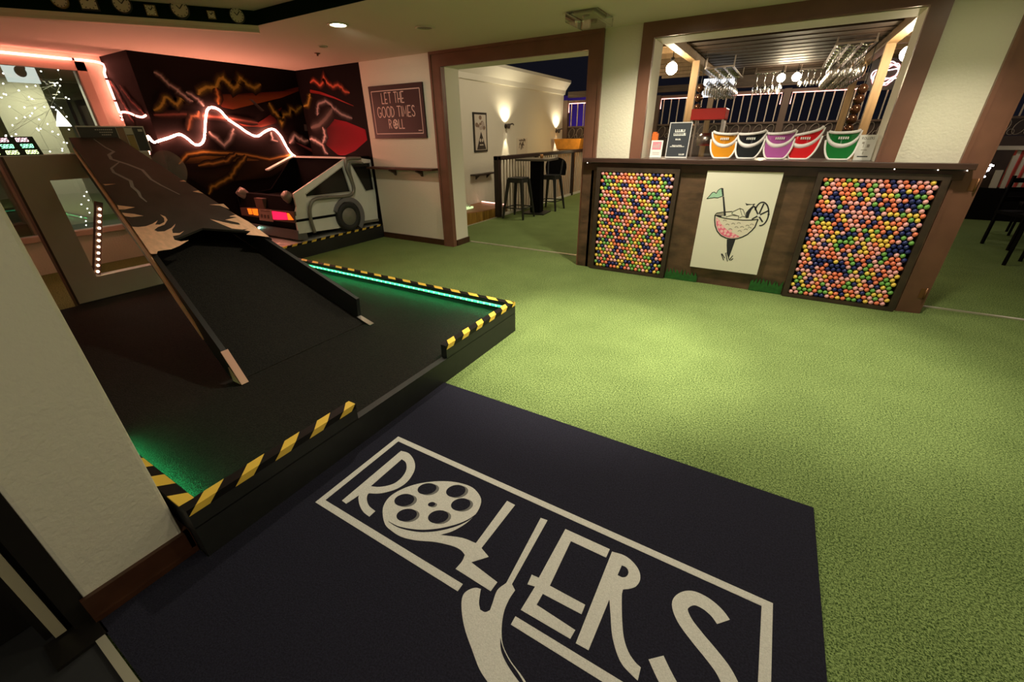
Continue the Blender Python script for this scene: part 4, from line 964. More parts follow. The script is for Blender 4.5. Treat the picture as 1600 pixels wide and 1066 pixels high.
t = [(650+66*math.cos(a), 440+108*math.sin(a)) for a in [2*PI*i/40 for i in range(41)]]; t = [(x+ (440-y)*0.10, y) for x, y in t]
line(t[22:41]+t[0:12], 0.012); line([(580,352),(570,372)], 0.01)
for q in ([(622,455),(585,370)], [(622,455),(672,345)], [(622,455),(715,410)], [(622,455),(660,515)], [(622,455),(560,490)]): line(q, 0.013)
fill(ell(625,455,14,14,0,16), 6, 4)
fill([(330,675),(410,675),(395,720),(370,790),(345,858),(330,800),(328,730)], 2)
for q in ([(278,808),(300,868)], [(285,808),(310,850)], [(318,800),(335,880)], [(330,795),(350,860)], [(385,825),(350,870)], [(388,852),(362,872)]): line(q, 0.008)
tag(mb.build('cocktail_canvas', [CANV, CEDGE, INK2, MINT, ROSE, PALE, WHITE, WHITE, SHADE, mat('print_cream', (0.72, 0.66, 0.55), 0.6)], loc=((x0+x1)/2, YA, z0)), 'white canvas of golf ball cocktail glass on a tee, on counter front', 'picture')
GG = mat('cutout_grass', (0.012, 0.095, 0.012), 0.6, var=0.3, vscale=30)
def tuft(x0, x1, h, seed, label):
    rg = random.Random(seed); pts = [(x0, 0.0)]; n = 9
    for i in range(n):
        xx = x0+(x1-x0)*i/n; pts += [(xx+0.004, h*rg.uniform(0.45, 0.7)), (xx+rg.uniform(0.006, 0.03), h*rg.uniform(0.8, 1.05)), (xx+0.030, h*rg.uniform(0.5, 0.75))]
    pts += [(x1, h*0.6), (x1, 0)]
    mb = MB(); mb.prism([Vector((x, YF-0.022, z+0.003)) for x, z in pts], (0, 0.012, 0)); tag(mb.build('grass_cutout', GG), label, 'grass cutout')
tuft(-0.82, -0.475, 0.125, 1, 'painted green grass cut-out beside the left golf ball panel'); tuft(0.04, 0.335, 0.145, 2, 'painted green grass cut-out beside the right golf ball panel')
e = empty('string_lights', (0.0, 4.74, 1.19), 'tiny white lights strung beneath the counter edge', 'string lights')
mb = MB(); mb.tube([(-1.86, 4.787, 1.206), (0, 4.787, 1.206), (1.29, 4.787, 1.206)], 0.003, 5); part(mb, 'wire', BLACK, e)
for x in (-1.84, 0.86, 1.13, 1.30): mb = MB(); mb.ball((x, 4.784, 1.205), 0.004, 8, 6); part(mb, 'bulb', glow('twinkle', (1, 0.9, 0.75), 5), e)

# ------------------------------------------------------------------ things standing on the counter
ZT = 1.258
def visor(x, y, yaw, tilt, col, label, name):
    M = Matrix.Translation((x, y, ZT)) @ Matrix.Rotation(yaw, 4, 'Z'); M = M @ Matrix.Scale(1.24, 4); e = empty('sun_visor', (x, y, ZT), label, 'visor', 'plastic sun visors lined up on the counter')
    R_ = 0.102
    def bend(t, h, out): # t in -1..1 around the head band
        a = t*1.35; return M @ Vector((math.sin(a)*(R_+out), -math.cos(a)*(R_+out)*0.75-0.0, h))
    band = MB(); n = 24; lo = []; hi = []
    def hz(t): return 0.092+0.083*abs(t)**2.0+tilt*t*0.016
    vs = []
    for i in range(n+1):
        t = -1+2*i/n; z = hz(t)
        vs += [bend(t, z-0.015, 0.002), bend(t, z+0.015, 0.006), bend(t, z+0.015, -0.006), bend(t, z-0.015, -0.006)]
    fs = []
    for i in range(n):
        for j in range(4): fs.append((i*4+j, i*4+(j+1) % 4, i*4+4+(j+1) % 4, i*4+4+j))
    band.add(vs, fs+[(0, 1, 2, 3), (n*4+3, n*4+2, n*4+1, n*4)], 0, True); part(band, 'sweatband', mat('visor_white', (0.80, 0.76, 0.76), 0.55), e)
    brim = MB(); vs = []; m = 7
    def brp(t, s):
        L = 0.102*max(0.0, 1-abs(t)**3.0)**0.5; zt = hz(t)-0.010; 
        q = bend(t, 0, 0.0); fwd = M.to_3x3() @ Vector((0, -1, 0))
        z = max(0.006, zt-s*L*0.92); return Vector((q.x, q.y, ZT+z*1.24))+fwd*(s*L*0.55)
    for i in range(n+1):
        t = -0.97+1.94*i/n
        for j in range(m+1): vs.append(brp(t, j/m))
    fs = [(i*(m+1)+j, i*(m+1)+j+1, (i+1)*(m+1)+j+1, (i+1)*(m+1)+j) for i in range(n) for j in range(m)]
    brim.add(vs, fs, 0, True); part(brim, 'brim', col, e)
    edge = MB(); edge.tube([brp(-0.97+1.94*i/n, 1.0) for i in range(n+1)], 0.0085, 8); part(edge, 'brim_edge', mat('visor_white', (0.80, 0.76, 0.76), 0.55), e)
    crown = MB(); vs = []
    for i in range(n+1):
        t = -1+2*i/n; z = hz(t); top = 0.178+0.012*t*t+tilt*t*0.018; vs += [bend(t, z+0.010, -0.008), bend(t*0.96, max(top, z+0.012), -0.006-0.012)]
    crown.add(vs, [(i*2, i*2+2, i*2+3, i*2+1) for i in range(n)], 0, True)
    for k in range(5):
        p = bend(-0.2+k*0.10, 0.145, -0.004); crown.obox(p, 0.005, 0.0015, 0.010, None, 1)
    part(crown, 'crown_panel', [col, WHITE], e)
    rim = MB(); rim.tube([bend(-1+2*i/n, max(0.178+0.012*(-1+2*i/n)**2+tilt*(-1+2*i/n)*0.018, hz(-1+2*i/n)+0.012), -0.012) for i in range(n+1)], 0.012, 8); part(rim, 'top_binding', mat('visor_white', (0.80, 0.76, 0.76), 0.55), e)
    return e
def vis(u, v, tilt, yaw, nm, col, label, e):
    p = on_y(u, v, 4.93); visor(p.x, 5.085, yaw, tilt, mat('visor_'+nm, col, 0.08, coat=0.5), label, nm)
vis(1124, 245, -0.4, 0.10, 'amber', (0.55, 0.22, 0.015), 'amber visor, leftmost of the row on the counter', 0)
vis(1166, 246, 0.6, 0.0, 'black', (0.012, 0.013, 0.018), 'black visor between the amber and the purple one', 0)
vis(1211, 247, 0.5, 0.0, 'purple', (0.36, 0.085, 0.30), 'purple visor between the black and the red one', 0)
vis(1252, 248, 1.6, -0.1, 'red', (0.55, 0.012, 0.02), 'red visor with raised right side next to the purple visor', 0)
vis(1309, 249, 0.2, 0.0, 'green', (0.008, 0.14, 0.03), 'green visor standing apart at the right of the row', 0)
# signs on the counter
ACR = mat('acrylic_rim', (0.60, 0.58, 0.58), 0.25)
def stand_sign(name, corners, y, tilt, label, drawer, mats, cat='sign'):
    """corners: pixel x of left,right at base; height in m"""
    (xl, xr, h) = corners; e = empty(name, ((xl+xr)/2, y, ZT), label, cat)
    r = Vector((1, 0, 0)); u = Vector((0, math.sin(tilt), math.cos(tilt))); n = r.cross(u); o = Vector((xl, y, ZT+0.004))
    mb = MB(); W = xr-xl; mb.prism([o, o+r*W, o+r*W+u*h, o+u*h], -n*0.006, 0); mb.box(xl, y-0.01, ZT, xr, y+0.06, ZT+0.004)
    part(mb, 'stand', ACR, e)
    mb = MB(); drawer(mb, o+n*0.0008, r, u, n, W, h); part(mb, 'card', mats, e); return e
def quad(mb, o, r, u, x0, y0, x1, y1, mi): mb.add([o+r*x0+u*y0, o+r*x1+u*y0, o+r*x1+u*y1, o+r*x0+u*y1], [(0, 1, 2, 3)], mi)
SLATE = mat('slate_card', (0.045, 0.05, 0.06), 0.2)
def d_black(mb, o, r, u, n, W, h):
    quad(mb, o, r, u, 0.008, 0.008, W-0.008, h-0.008, 0); c = o+n*0.0006
    for s, y, sz in (('WE SELL', 0.80, 0.040), ('BIRDIE BAGS', 0.70, 0.040)): pass
    rg = random.Random(4)
    def words(y, x0, x1, hh, lw):
        x = x0
        while x < x1:
            k = rg.uniform(0.6, 1.1)*lw
            quad(mb, c, r, u, x, y-hh/2, min(x+lw*0.32, x1), y+hh/2, 1); quad(mb, c, r, u, x+lw*0.32, y-hh/2, min(x+lw*0.75, x1), y-hh/2+hh*rg.choice((0.3, 0.3, 1.0)), 1); x += lw
    words(h*0.76, W*0.28, W*0.72, 0.026, 0.018); words(h*0.66, W*0.24, W*0.78, 0.026, 0.016); words(h*0.52, W*0.36, W*0.60, 0.014, 0.009)
    words(h*0.345, W*0.25, W*0.68, 0.009, 0.007); words(h*0.315, W*0.16, W*0.80, 0.009, 0.007); words(h*0.09, W*0.62, W*0.86, 0.016, 0.010)
p0 = on_y(1039, 244, 5.0); p1 = on_y(1073, 244, 5.0)
stand_sign('counter_sign', (p0.x, p1.x, 0.335), p0.y, 0.12, 'black menu sign in a clear stand at the left of the counter', d_black, [SLATE, WHITE])
def d_small(mb, o, r, u, n, W, h):
    quad(mb, o, r, u, 0, 0, W, h, 0); quad(mb, o+n*0.0004, r, u, W*0.12, h*0.45, W*0.88, h*0.92, 1)
    for k in range(3): quad(mb, o+n*0.0008, r, u, W*(0.2+0.2*k), h*0.55, W*(0.35+0.2*k), h*(0.7+0.06*k), 2)
    for k in range(2): quad(mb, o+n*0.0008, r, u, W*0.2, h*(0.16+0.1*k), W*0.8, h*(0.2+0.1*k), 2)
p0 = on_y(1015, 243, 5.0); p1 = on_y(1033, 243, 5.0)
stand_sign('card_holder', (p0.x, p1.x, 0.165), p0.y, 0.10, 'small white card with pink picture at the left end of counter', d_small, [WHITE, mat('card_pink', (0.75, 0.22, 0.28), 0.5), mat('card_grey', (0.45, 0.35, 0.36), 0.5)], 'card')
def d_white(mb, o, r, u, n, W, h):
    quad(mb, o, r, u, 0, 0, W, h, 0); c = o+n*0.0006
    text_mesh(mb, 'ROLLERS', h*0.15, c+r*W*0.5+u*h*0.86, r, u, 1, squeeze=0.75)
    quad(mb, c, r, u, W*0.18, h*0.11, W*0.78, h*0.155, 1)
    quad(mb, c, r, u, W*0.42, h*0.22, W*0.47, h*0.34, 2); quad(mb, c, r, u, W*0.28, h*0.38, W*0.62, h*0.41, 2); quad(mb, c, r, u, W*0.34, h*0.5, W*0.37, h*0.72, 2); quad(mb, c, r, u, W*0.24, h*0.64, W*0.36, h*0.72, 2); quad(mb, c, r, u, W*0.55, h*0.5, W*0.7, h*0.62, 2)
p0 = on_y(1333, 247, 5.0); p1 = on_y(1361, 247, 5.0)
stand_sign('card_holder', (p0.x, p1.x, 0.20), p0.y, 0.10, 'white ROLLERS cocktail card in a clear stand at the right of counter', d_white, [WHITE, INK2, SHADE], 'card')
mb = MB(); p = on_y(1020, 236, 5.12); mb.box(p.x-0.035, p.y+0.03, ZT, p.x+0.03, p.y+0.07, ZT+0.235); mb.box(p.x-0.03, p.y+0.035, ZT+0.235, p.x+0.01, p.y+0.065, ZT+0.25)
tag(mb.build('orange_box', mat('box_orange', (0.72, 0.16, 0.02), 0.5)), 'orange box standing behind the small white card', 'box')
mb = MB(); mb.lathe([(0.0, 0), (0.028, 0), (0.028, 0.13), (0.01, 0.16), (0.01, 0.19), (0.0, 0.19)], 14, (0.68, 5.12, ZT))
tag(mb.build('white_bottle', WHITE), 'white pump bottle behind the ROLLERS card beside window frame', 'bottle')
# popcorn warmer style glass machine with a red top
pm = empty('glass_machine', (-0.76, 5.62, 1.0), 'glass snack machine with a red top behind the amber visor', 'machine')
RED = mat('red_enamel', (0.62, 0.035, 0.03), 0.3); CL = clear('machine_glass', gloss=0.05)
mb = MB(); mb.box(-0.93, 5.48, 1.62, -0.58, 5.80, 1.73); part(mb, 'top', RED, pm, bevel=0.008)
mb = MB(); mb.box(-0.93, 5.48, 1.0, -0.58, 5.80, 1.16); part(mb, 'base', RED, pm)
for x in (-0.92, -0.605):
    for y in (5.49, 5.775): mb = MB(); mb.box(x, y, 1.16, x+0.018, y+0.018, 1.62); part(mb, 'post', METAL, pm)
mb = MB(); mb.box(-0.905, 5.492, 1.16, -0.605, 5.496, 1.62); mb.box(-0.605, 5.51, 1.16, -0.601, 5.77, 1.62); part(mb, 'pane', CL, pm)
mb = MB(); mb.lathe([(0.0, 0), (0.09, 0.0), (0.10, 0.08), (0.06, 0.13), (0.0, 0.13)], 18, (-0.75, 5.64, 1.36)); part(mb, 'kettle', METAL, pm)
tb = mat('back_bar_wood', (0.10, 0.065, 0.04), 0.5, var=0.3)
mb = MB(); mb.box(-1.5, 5.42, 0.0, 1.1, 5.90, 1.0); tag(mb.build('back_bar', tb), 'low wooden bar unit behind the serving window', 'bar')

# ------------------------------------------------------------------ bar pergola behind the window
PINE = mat('pine_post', (0.29, 0.18, 0.085), 0.6, var=0.2, vscale=5, stretch=(5, 5, 0.6)); DKW = mat('dark_rafter', (0.060, 0.038, 0.022), 0.6, var=0.5, vscale=5, stretch=(0.5, 5, 5))
ROOFW = mat('roof_boards', (0.034, 0.018, 0.010), 0.6, var=0.55, vscale=4, stretch=(0.4, 6, 6))
for (x, y, l) in ((-1.22, 7.0, 'near left pine post of the bar pergola'), (-1.30, 9.5, 'far left pine post of the bar pergola'), (0.82, 7.0, 'near right pine post of the bar pergola'), (0.78, 9.4, 'far right pine post of the bar pergola')):
    mb = MB(); mb.box(x-0.045, y-0.045, 0, x+0.045, y+0.045, 2.36); tag(mb.build('pergola_post', PINE), l, 'post')
pg = empty('pergola_roof', (-0.2, 7.6, 2.36), 'dark board roof of the bar pergola with pine side beams', 'roof')
for x in (-1.28, 0.82):
    mb = MB(); mb.box(x-0.05, 5.25, 2.36, x+0.05, 10.2, 2.47); part(mb, 'side_beam', PINE, pg)
for i in range(9):
    y = 5.9+i*0.5
    mb = MB(); mb.prism([(-2.35, y, 2.47), (-2.25, y, 2.47), (2.0, y, 2.47), (2.1, y, 2.47), (2.1, y, 2.57), (-2.35, y, 2.57)], (0, 0.06, 0)); part(mb, 'rafter', PINE, pg)
mb = MB()
for i in range(30):
    y = 6.2+i*0.14; mb.box(-1.20, y, 2.445+0.006*(i % 2), 0.76, y+0.134, 2.462+0.006*(i % 2))
part(mb, 'roof_board', ROOFW, pg)
mb = MB(); mb.box(-1.22, 10.0, 2.27, 0.78, 10.06, 2.44); part(mb, 'back_beam', DKW, pg)
# wine glasses hanging stem-up
GL = clear('wine_glass', (0.96, 0.96, 0.96), 0.20, 0.14)
mb = MB(); mb.lathe([(0.036, 0.0), (0.034, -0.004), (0.006, -0.010), (0.004, -0.09), (0.010, -0.10), (0.034, -0.125), (0.044, -0.155), (0.040, -0.19), (0.031, -0.215)], 16)
g0 = mb.build('wine_glass', GL, loc=(0, 0, 0))
mb = MB(); 
used = [False]
def glass(x, y, z, label, group, s=1.0):
    o = g0 if not used[0] else g0.copy()
    if used[0]: C.objects.link(o)
    used[0] = True; o.location = (x, y, z); o.scale = (s, s, s*1.12); o['label'] = label; o['category'] = 'glass'; o['group'] = group; WL[o] = Vector((x, y, z))
def rack(x0, x1, y0, y1, z, label):
    e = empty('glass_rack', ((x0+x1)/2, (y0+y1)/2, z), label, 'rack'); x = x0
    k = max(2, round((x1-x0)/0.12)+1)
    for i in range(k):
        x = x0+(x1-x0)*i/(k-1); mb = MB(); mb.box(x-0.012, y0, z, x+0.012, y1, z+0.012); part(mb, 'rail', METAL, e)
    for y in (y0+0.05, y1-0.05):
        mb = MB(); mb.box(x0-0.012, y-0.01, z+0.012, x1+0.012, y+0.01, z+0.03); part(mb, 'hanger', METAL, e)
        for x in (x0, x1): mb = MB(); mb.box(x-0.008, y-0.008, z+0.03, x+0.008, y+0.008, 2.46); part(mb, 'drop_rod', METAL, e)
rack(0.30, 0.66, 6.75, 8.95, 2.36, 'metal glass rack under the pergola, right side')
for j in range(9):
    for i in range(3): glass(0.36+0.12*i, 6.86+j*0.24, 2.36, 'stemmed wine glass hanging in the crowded right-hand rack', 'wine glasses in the right rack', 1.3)
rack(-1.16, -0.80, 7.4, 9.0, 2.30, 'metal glass rack under the pergola, left side')
for j in range(6):
    for i in range(3): glass(-1.10+0.12*i, 7.52+j*0.25, 2.30, 'stemmed wine glass hanging in the left-hand rack', 'wine glasses in the left rack', 1.3)
rack(-0.62, -0.20, 9.06, 9.2, 2.36, 'short glass rack at the back of the pergola, left of bulbs')
for i in range(4): glass(-0.58+0.115*i, 9.13, 2.36, 'round wine glass in the far rack left of the two bulbs', 'wine glasses far left', 1.25)
rack(0.02, 0.32, 9.06, 9.2, 2.36, 'short glass rack at the back of the pergola, right of bulbs')
for i in range(4): glass(0.05+0.085*i, 9.13, 2.36, 'small wine glass in the far rack right of the two bulbs', 'wine glasses far right', 0.9)
FIL = glow('filament', (1.0, 0.86, 0.62), 30.0)
def bulb(x, y, z, ztop, r, pw, label, strength=None):
    e = empty('pendant_bulb', (x, y, z), label, 'bulb')
    mb = MB(); mb.tube([(x, y, z+r*1.2), (x, y, ztop)], 0.006, 6); part(mb, 'cord', BLACK, e)
    mb = MB(); mb.lathe([(0, 0.0), (r*0.32, 0.0), (r*0.36, r*0.8), (0, r*0.8)], 12, (x, y, z+r*0.9)); part(mb, 'socket', BLACK, e)
    mb = MB(); mb.ball((x, y, z), r, 16, 12); part(mb, 'globe', FIL, e)
    lamp('bulb_light', 'POINT', (x, y, z-r-0.03), pw, (1.0, 0.80, 0.50), 0.05)
bulb(-1.43, 6.5, 2.24, 2.46, 0.07, 14, 'glaring bulb outside the left end of the pergola')
bulb(0.93, 6.5, 2.20, 2.46, 0.07, 14, 'glaring bulb outside the right end of the pergola')
bulb(-0.23, 9.0, 2.27, 2.44, 0.06, 8, 'left one of two bulbs at the back of the pergola')
bulb(-0.02, 9.0, 2.27, 2.44, 0.06, 8, 'right one of two bulbs at the back of the pergola')
# strands of amber glass balls
AMB = mat('amber_ball', (0.09, 0.04, 0.022), 0.12, 0.7)
def strand(pts, r, label):
    e = empty('ball_strand', pts[-1], label, 'ornament'); mb = MB(); mb.tube([(pts[0][0], pts[0][1], 2.45)]+[Vector(p) for p in pts], 0.004, 5); part(mb, 'cord', BLACK, e)
    for p in pts: mb = MB(); mb.ball(p, r, 14, 10); part(mb, 'ball', AMB, e)
strand([(-1.10, 6.9, 2.03-0.115*i) for i in range(5)], 0.05, 'strand of amber glass balls hanging beside the near left pergola post')
strand([(0.685-0.004*i, 6.95, 1.93-0.105*i) for i in range(7)], 0.055, 'strand of amber glass balls hanging beside the near right pergola post')
# lit logo sign and pink neon
sgn = empty('light_box_sign', (-1.18, 9.15, 2.06), 'small white Rollers light box hanging behind the left glass rack', 'sign')
mb = MB(); mb.box(-1.42, 9.12, 2.06, -0.93, 9.20, 2.34); part(mb, 'box', glow('lit_panel', (0.9, 0.93, 1.0), 0.75), sgn)
mb = MB(); mb.box(-1.36, 9.116, 2.165, -0.99, 9.1195, 2.175); mb.box(-1.36, 9.116, 2.245, -0.99, 9.1195, 2.255); text_mesh(mb, 'Rollers', 0.09, (-1.17, 9.117, 2.21), (1, 0, 0), (0, 0, 1)); part(mb, 'lettering', mat('sign_ink', (0.03, 0.03, 0.10), 0.5), sgn)
for x in (-1.36, -0.98): mb = MB(); mb.tube([(x, 9.16, 2.34), (x, 9.16, 2.45)], 0.006, 6); part(mb, 'hanger', BLACK, sgn)
nf = empty('flower_neon', (1.03, 8.5, 2.05), 'pink and white scribbled neon sign right of the pergola post', 'neon light')
pk = glow('pink_neon', (1.0, 0.25, 0.25), 3.0); wk = glow('white_neon', (1.0, 0.75, 0.72), 3.0)
for k in range(5):
    P = []
    for i in range(33):
        t = 2*PI*i/32; a = k*PI/5; rx, ry = 0.20-0.012*k, 0.075+0.014*k; x = rx*math.cos(t); z = ry*math.sin(t)+0.02*math.sin(3*t+k)
        P.append(Vector((1.05+x*math.cos(a)*0.8-z*math.sin(a), 8.5, 2.19+(x*math.sin(a)+z*math.cos(a))*0.85)))
    mb = MB(); mb.tube(P, 0.006, 6); part(mb, 'tube', pk if k % 2 else wk, nf)
mb = MB(); mb.box(0.86, 8.52, 2.0, 1.24, 8.53, 2.38); part(mb, 'backing', mat('neon_back', (0.02, 0.01, 0.012), 0.4), nf)
mb = MB(); mb.tube([(1.05, 8.525, 2.38), (1.05, 8.525, 2.475)], 0.006, 6); part(mb, 'hanger', BLACK, nf)
# ------------------------------------------------------------------ patio fence
YP2 = 12.5
PWALL = mat('patio_wall', (0.045, 0.027, 0.02), 0.6, var=0.4, vscale=3); BAL = mat('baluster', (0.50, 0.42, 0.33), 0.5); FP = mat('fence_post', (0.10, 0.062, 0.042), 0.6)
LEDP = glow('pink_led', (1.0, 0.42, 0.34), 2.2)
mb = MB(); mb.box(-5.65, YP2, -0.35, 10, YP2+0.2, 1.36); struct(mb.build('wall_patio', PWALL, loc=(0, 0, 0)))
PURPLE_LIT = mat('purple_lit_wall', (0.10, 0.06, 0.28), 0.7)  # purple backlight put into the wall's own colour
mb = MB(); mb.box(-9, 16, -0.4, -4.3, 16.2, 2.75, 0); mb.box(-5.4, 15.98, 2.2, -4.2, 16.0, 2.75, 1); struct(mb.build('wall_purple_lit', [PURPLE_LIT, CREAM], loc=(0, 0, 0)))
lamp('purple_wash', 'AREA', (-5.2, 14.5, 0.6), 25, (0.45, 0.25, 1.0), 0.8, (-5.2, 16, 1.8))
def fence(x0, x1, label):
    e = empty('fence_panel', ((x0+x1)/2, YP2+0.05, 1.36), label, 'fence')
    y = YP2+0.06
    for x in (x0,): mb = MB(); mb.box(x-0.07, YP2-0.02, 1.36, x+0.07, YP2+0.14, 2.36); part(mb, 'post', FP, e)
    mb = MB(); mb.box(x0+0.07, y-0.03, 2.29, x1-0.07, y+0.03, 2.35); part(mb, 'top_rail', FP, e)
    mb = MB(); mb.box(x0+0.07, y-0.025, 1.66, x1-0.07, y+0.025, 1.70); part(mb, 'bottom_rail', FP, e)
    mb = MB(); mb.tube([(x0+0.10, y-0.045, 2.05), (x0+0.10, y-0.045, 2.275), (x1-0.10, y-0.045, 2.275), (x1-0.10, y-0.045, 2.05)], 0.010, 6, smooth=False); part(mb, 'pink_light_tube', LEDP, e)
    n = int((x1-x0-0.14)/0.175); f = None
    for i in range(n):
        x = x0+0.07+(x1-x0-0.14)*(i+0.5)/n
        if f is None: mb = MB(); mb.box(x-0.011, y-0.011, 1.70, x+0.011, y+0.011, 2.29); f = part(mb, 'baluster', BAL, e); xf = x
        else: c = f.copy(); C.objects.link(c); c.parent = e; c.location = (x-xf, 0, 0)
    mb = MB(); n = int((x1-x0-0.14)/0.23)
    mb.box(x0+0.07, y+0.05, 1.37, x1-0.07, y+0.06, 1.66)
    part(mb, 'screen_board', PWALL, e)
    mb = MB()
    for i in range(n):
        x = x0+0.07+(x1-x0-0.14)*(i+0.5)/n
        mb.tube([(x+0.085*math.cos(t)+0.03*math.sin(t), y, 1.515+0.13*math.sin(t)) for t in [2*PI*k/18 for k in range(18)]], 0.008, 5, closed=True)
        mb.tube([(x-0.10+0.05*math.cos(t), y, 1.43+0.05*math.sin(t)) for t in [2*PI*k/12 for k in range(12)]], 0.007, 5, closed=True)
    part(mb, 'scrollwork', mat('wrought_iron', (0.30, 0.25, 0.20), 0.4, 0.4), e)
fence(-5.58, -3.0, 'patio fence panel seen through the left doorway'); fence(-3.0, -0.12, 'patio fence panel left of the middle post')
fence(-0.12, 2.75, 'patio fence panel right of the middle post'); fence(2.75, 5.7, 'patio fence panel seen through the right doorway')
lamp('patio_wash', 'AREA', (0.0, 10.6, 3.2), 25, (1.0, 0.8, 0.6), 1.5, (0.0, 12.5, 1.6))
e = empty('beam', (0, 12.3, 2.5), 'dark horizontal beam above the patio fence', 'beam')
mb = MB(); mb.box(-5.5, 12.45, 2.42, 6, 12.6, 2.56); part(mb, 'board', DKW, e)

# ------------------------------------------------------------------ hall beyond the left doorway
XHW = -5.65
mb = MB(); mb.box(XHW-0.2, 5.2, -0.45, XHW, YP2, 2.72); struct(mb.build('wall_hall', CREAM, loc=(0, 0, 0)))
mb = MB(); 
prof = [(0.0, 2.50), (0.03, 2.50), (0.05, 2.60), (0.13, 2.70), (0.20, 2.78), (0.20, 2.84), (0.0, 2.84)]
mb.prism([Vector((XHW+a, 5.2, z)) for a, z in prof], (0, YP2-5.2+0.02, 0)); struct(mb.build('trim_4', CREAM2, loc=(0, 0, 0)))
RAILW = mat('rail_dark', (0.030, 0.016, 0.013), 0.4)
ra = empty('railing', (-4.65, 9.5, 0), 'dark railing with cream balusters behind the bar table', 'railing')
mb = MB(); mb.box(-4.70, 7.24, 0, -4.60, 7.34, 1.13); part(mb, 'post', RAILW, ra)
for y in (8.9, 11.0, 12.3): mb = MB(); mb.box(-4.69, y-0.045, 0, -4.61, y+0.045, 1.10); part(mb, 'post', RAILW, ra)
mb = MB(); mb.box(-4.70, 7.24, 1.06, -4.60, 12.4, 1.135); part(mb, 'top_rail', RAILW, ra, bevel=0.01)
mb = MB(); mb.box(-4.67, 7.34, 0.0, -4.63, 12.3, 0.05); part(mb, 'bottom_rail', CREAM2, ra)
f = None; i = 0; y = 7.42
while y < 12.28:
    if min(abs(y-p) for p in (8.9, 11.0, 12.3)) > 0.07:
        if f is None: mb = MB(); mb.box(-4.662, y-0.014, 0.05, -4.638, y+0.014, 1.06); f = part(mb, 'baluster', BAL, ra); yf0 = y
        else: c = f.copy(); C.objects.link(c); c.parent = ra; c.location = (0, y-yf0, 0)
    y += 0.115
# wall lights
def sconce(y, z, label):
    e = empty('wall_lamp', (XHW, y, z), label, 'wall lamp'); m = mat('lamp_bronze', (0.06, 0.045, 0.035), 0.4, 0.5)
    mb = MB(); mb.lathe([(0, 0), (0.05, 0), (0.05, 0.015), (0, 0.02)], 16, (XHW, y, z), (1, 0, 0)); part(mb, 'wall_plate', m, e)
    mb = MB(); mb.tube(smooth_path([(XHW+0.02, y, z), (XHW+0.09, y+0.03, z+0.03), (XHW+0.13, y+0.10, z+0.05), (XHW+0.12, y+0.17, z+0.03)], 4), 0.016, 8); part(mb, 'arm', m, e)
    mb = MB(); mb.lathe([(0.03, -0.05), (0.05, 0.05), (0.045, 0.05), (0.026, -0.05)], 16, (XHW+0.10, y-0.02, z)); part(mb, 'shade', m, e)
    mb = MB(); mb.ball((XHW+0.10, y-0.02, z), 0.028, 12, 8); part(mb, 'bulb', glow('sconce_bulb', (1, 0.9, 0.7), 45), e)
    lamp('sconce_down', 'SPOT', (XHW+0.10, y-0.02, z-0.06), 18, (1, 0.86, 0.6), 0.02, (XHW+0.03, y-0.02, z-1.0), 42, 0.4)
    lamp('sconce_up', 'SPOT', (XHW+0.10, y-0.02, z+0.07), 18, (1, 0.86, 0.6), 0.02, (XHW-0.1, y-0.02, z+1.0), 130, 0.8)
sconce(9.26, 1.68, 'lit wall lamp on the hall wall between the framed poster and railing'); sconce(12.05, 1.58, 'lit wall lamp at the far end of hall wall')
# hall pictures and little shelf
fp = empty('framed_poster', (XHW, 8.19, 1.17), 'narrow black framed poster with smoke and dark cone on hall wall', 'picture')
mb = MB(); mb.box(XHW, 7.94, 1.17, XHW+0.025, 8.44, 1.93); part(mb, 'frame', BLACK, fp)
mb = MB(); x = XHW+0.0255
mb.add([(x, 7.98, 1.21), (x, 8.40, 1.21), (x, 8.40, 1.89), (x, 7.98, 1.89)], [(0, 1, 2, 3)], 0)
rg = random.Random(9)
for k in range(14):
    cy, cz, r = 8.02+rg.random()*0.34, 1.63+rg.random()*0.22, 0.03+rg.random()*0.04; mb.add([(x+0.0004+0.0001*k, cy+r*math.cos(t), cz+r*0.8*math.sin(t)) for t in [2*PI*i/10 for i in range(10)]], [tuple(range(10))], 1+k % 2)
mb.add([(x+0.003, 8.02, 1.22), (x+0.003, 8.38, 1.22), (x+0.003, 8.20, 1.57)], [(0, 1, 2)], 3)
for cy in (8.16, 8.24): mb.add([(x+0.004, cy+0.03*math.cos(t), 1.40+0.035*math.sin(t)) for t in [2*PI*i/12 for i in range(12)]], [tuple(range(12))], 0)
mb.add([(x+0.004, 8.13, 1.30), (x+0.004, 8.27, 1.30), (x+0.004, 8.27, 1.32), (x+0.004, 8.13, 1.32)], [(0, 1, 2, 3)], 0)
part(mb, 'print', [mat('print_paper', (0.55, 0.49, 0.40), 0.6), mat('print_brown', (0.20, 0.13, 0.09), 0.6), mat('print_grey', (0.38, 0.31, 0.26), 0.6), mat('print_black', (0.03, 0.022, 0.02), 0.6)], fp)
wp = MB(); wp.box(XHW, 9.78, 1.03, XHW+0.008, 10.32, 1.42, 0); rg = random.Random(2); x = XHW+0.0085
for k in range(9):
    y0, z0 = 9.88+rg.random()*0.2, 1.10+rg.random()*0.2; wp.stroke([(x, y0, z0), (x, y0+0.06, z0+0.11), (x, y0+0.13, z0+0.03+0.1*rg.random())], 0.024, (1, 0, 0), 1)
wp.box(x, 9.88, 1.36, x+0.0005, 10.22, 1.385, 1)
tag(wp.build('paper_poster', [mat('poster_paper', (0.60, 0.54, 0.44), 0.6), mat('poster_ink', (0.10, 0.075, 0.06), 0.6)]), 'unframed paper print sketched in black between the two wall lamps', 'picture')
hs = empty('wall_shelf', (XHW, 8.17, 0.70), 'short dark shelf on the hall wall below the framed poster', 'shelf')
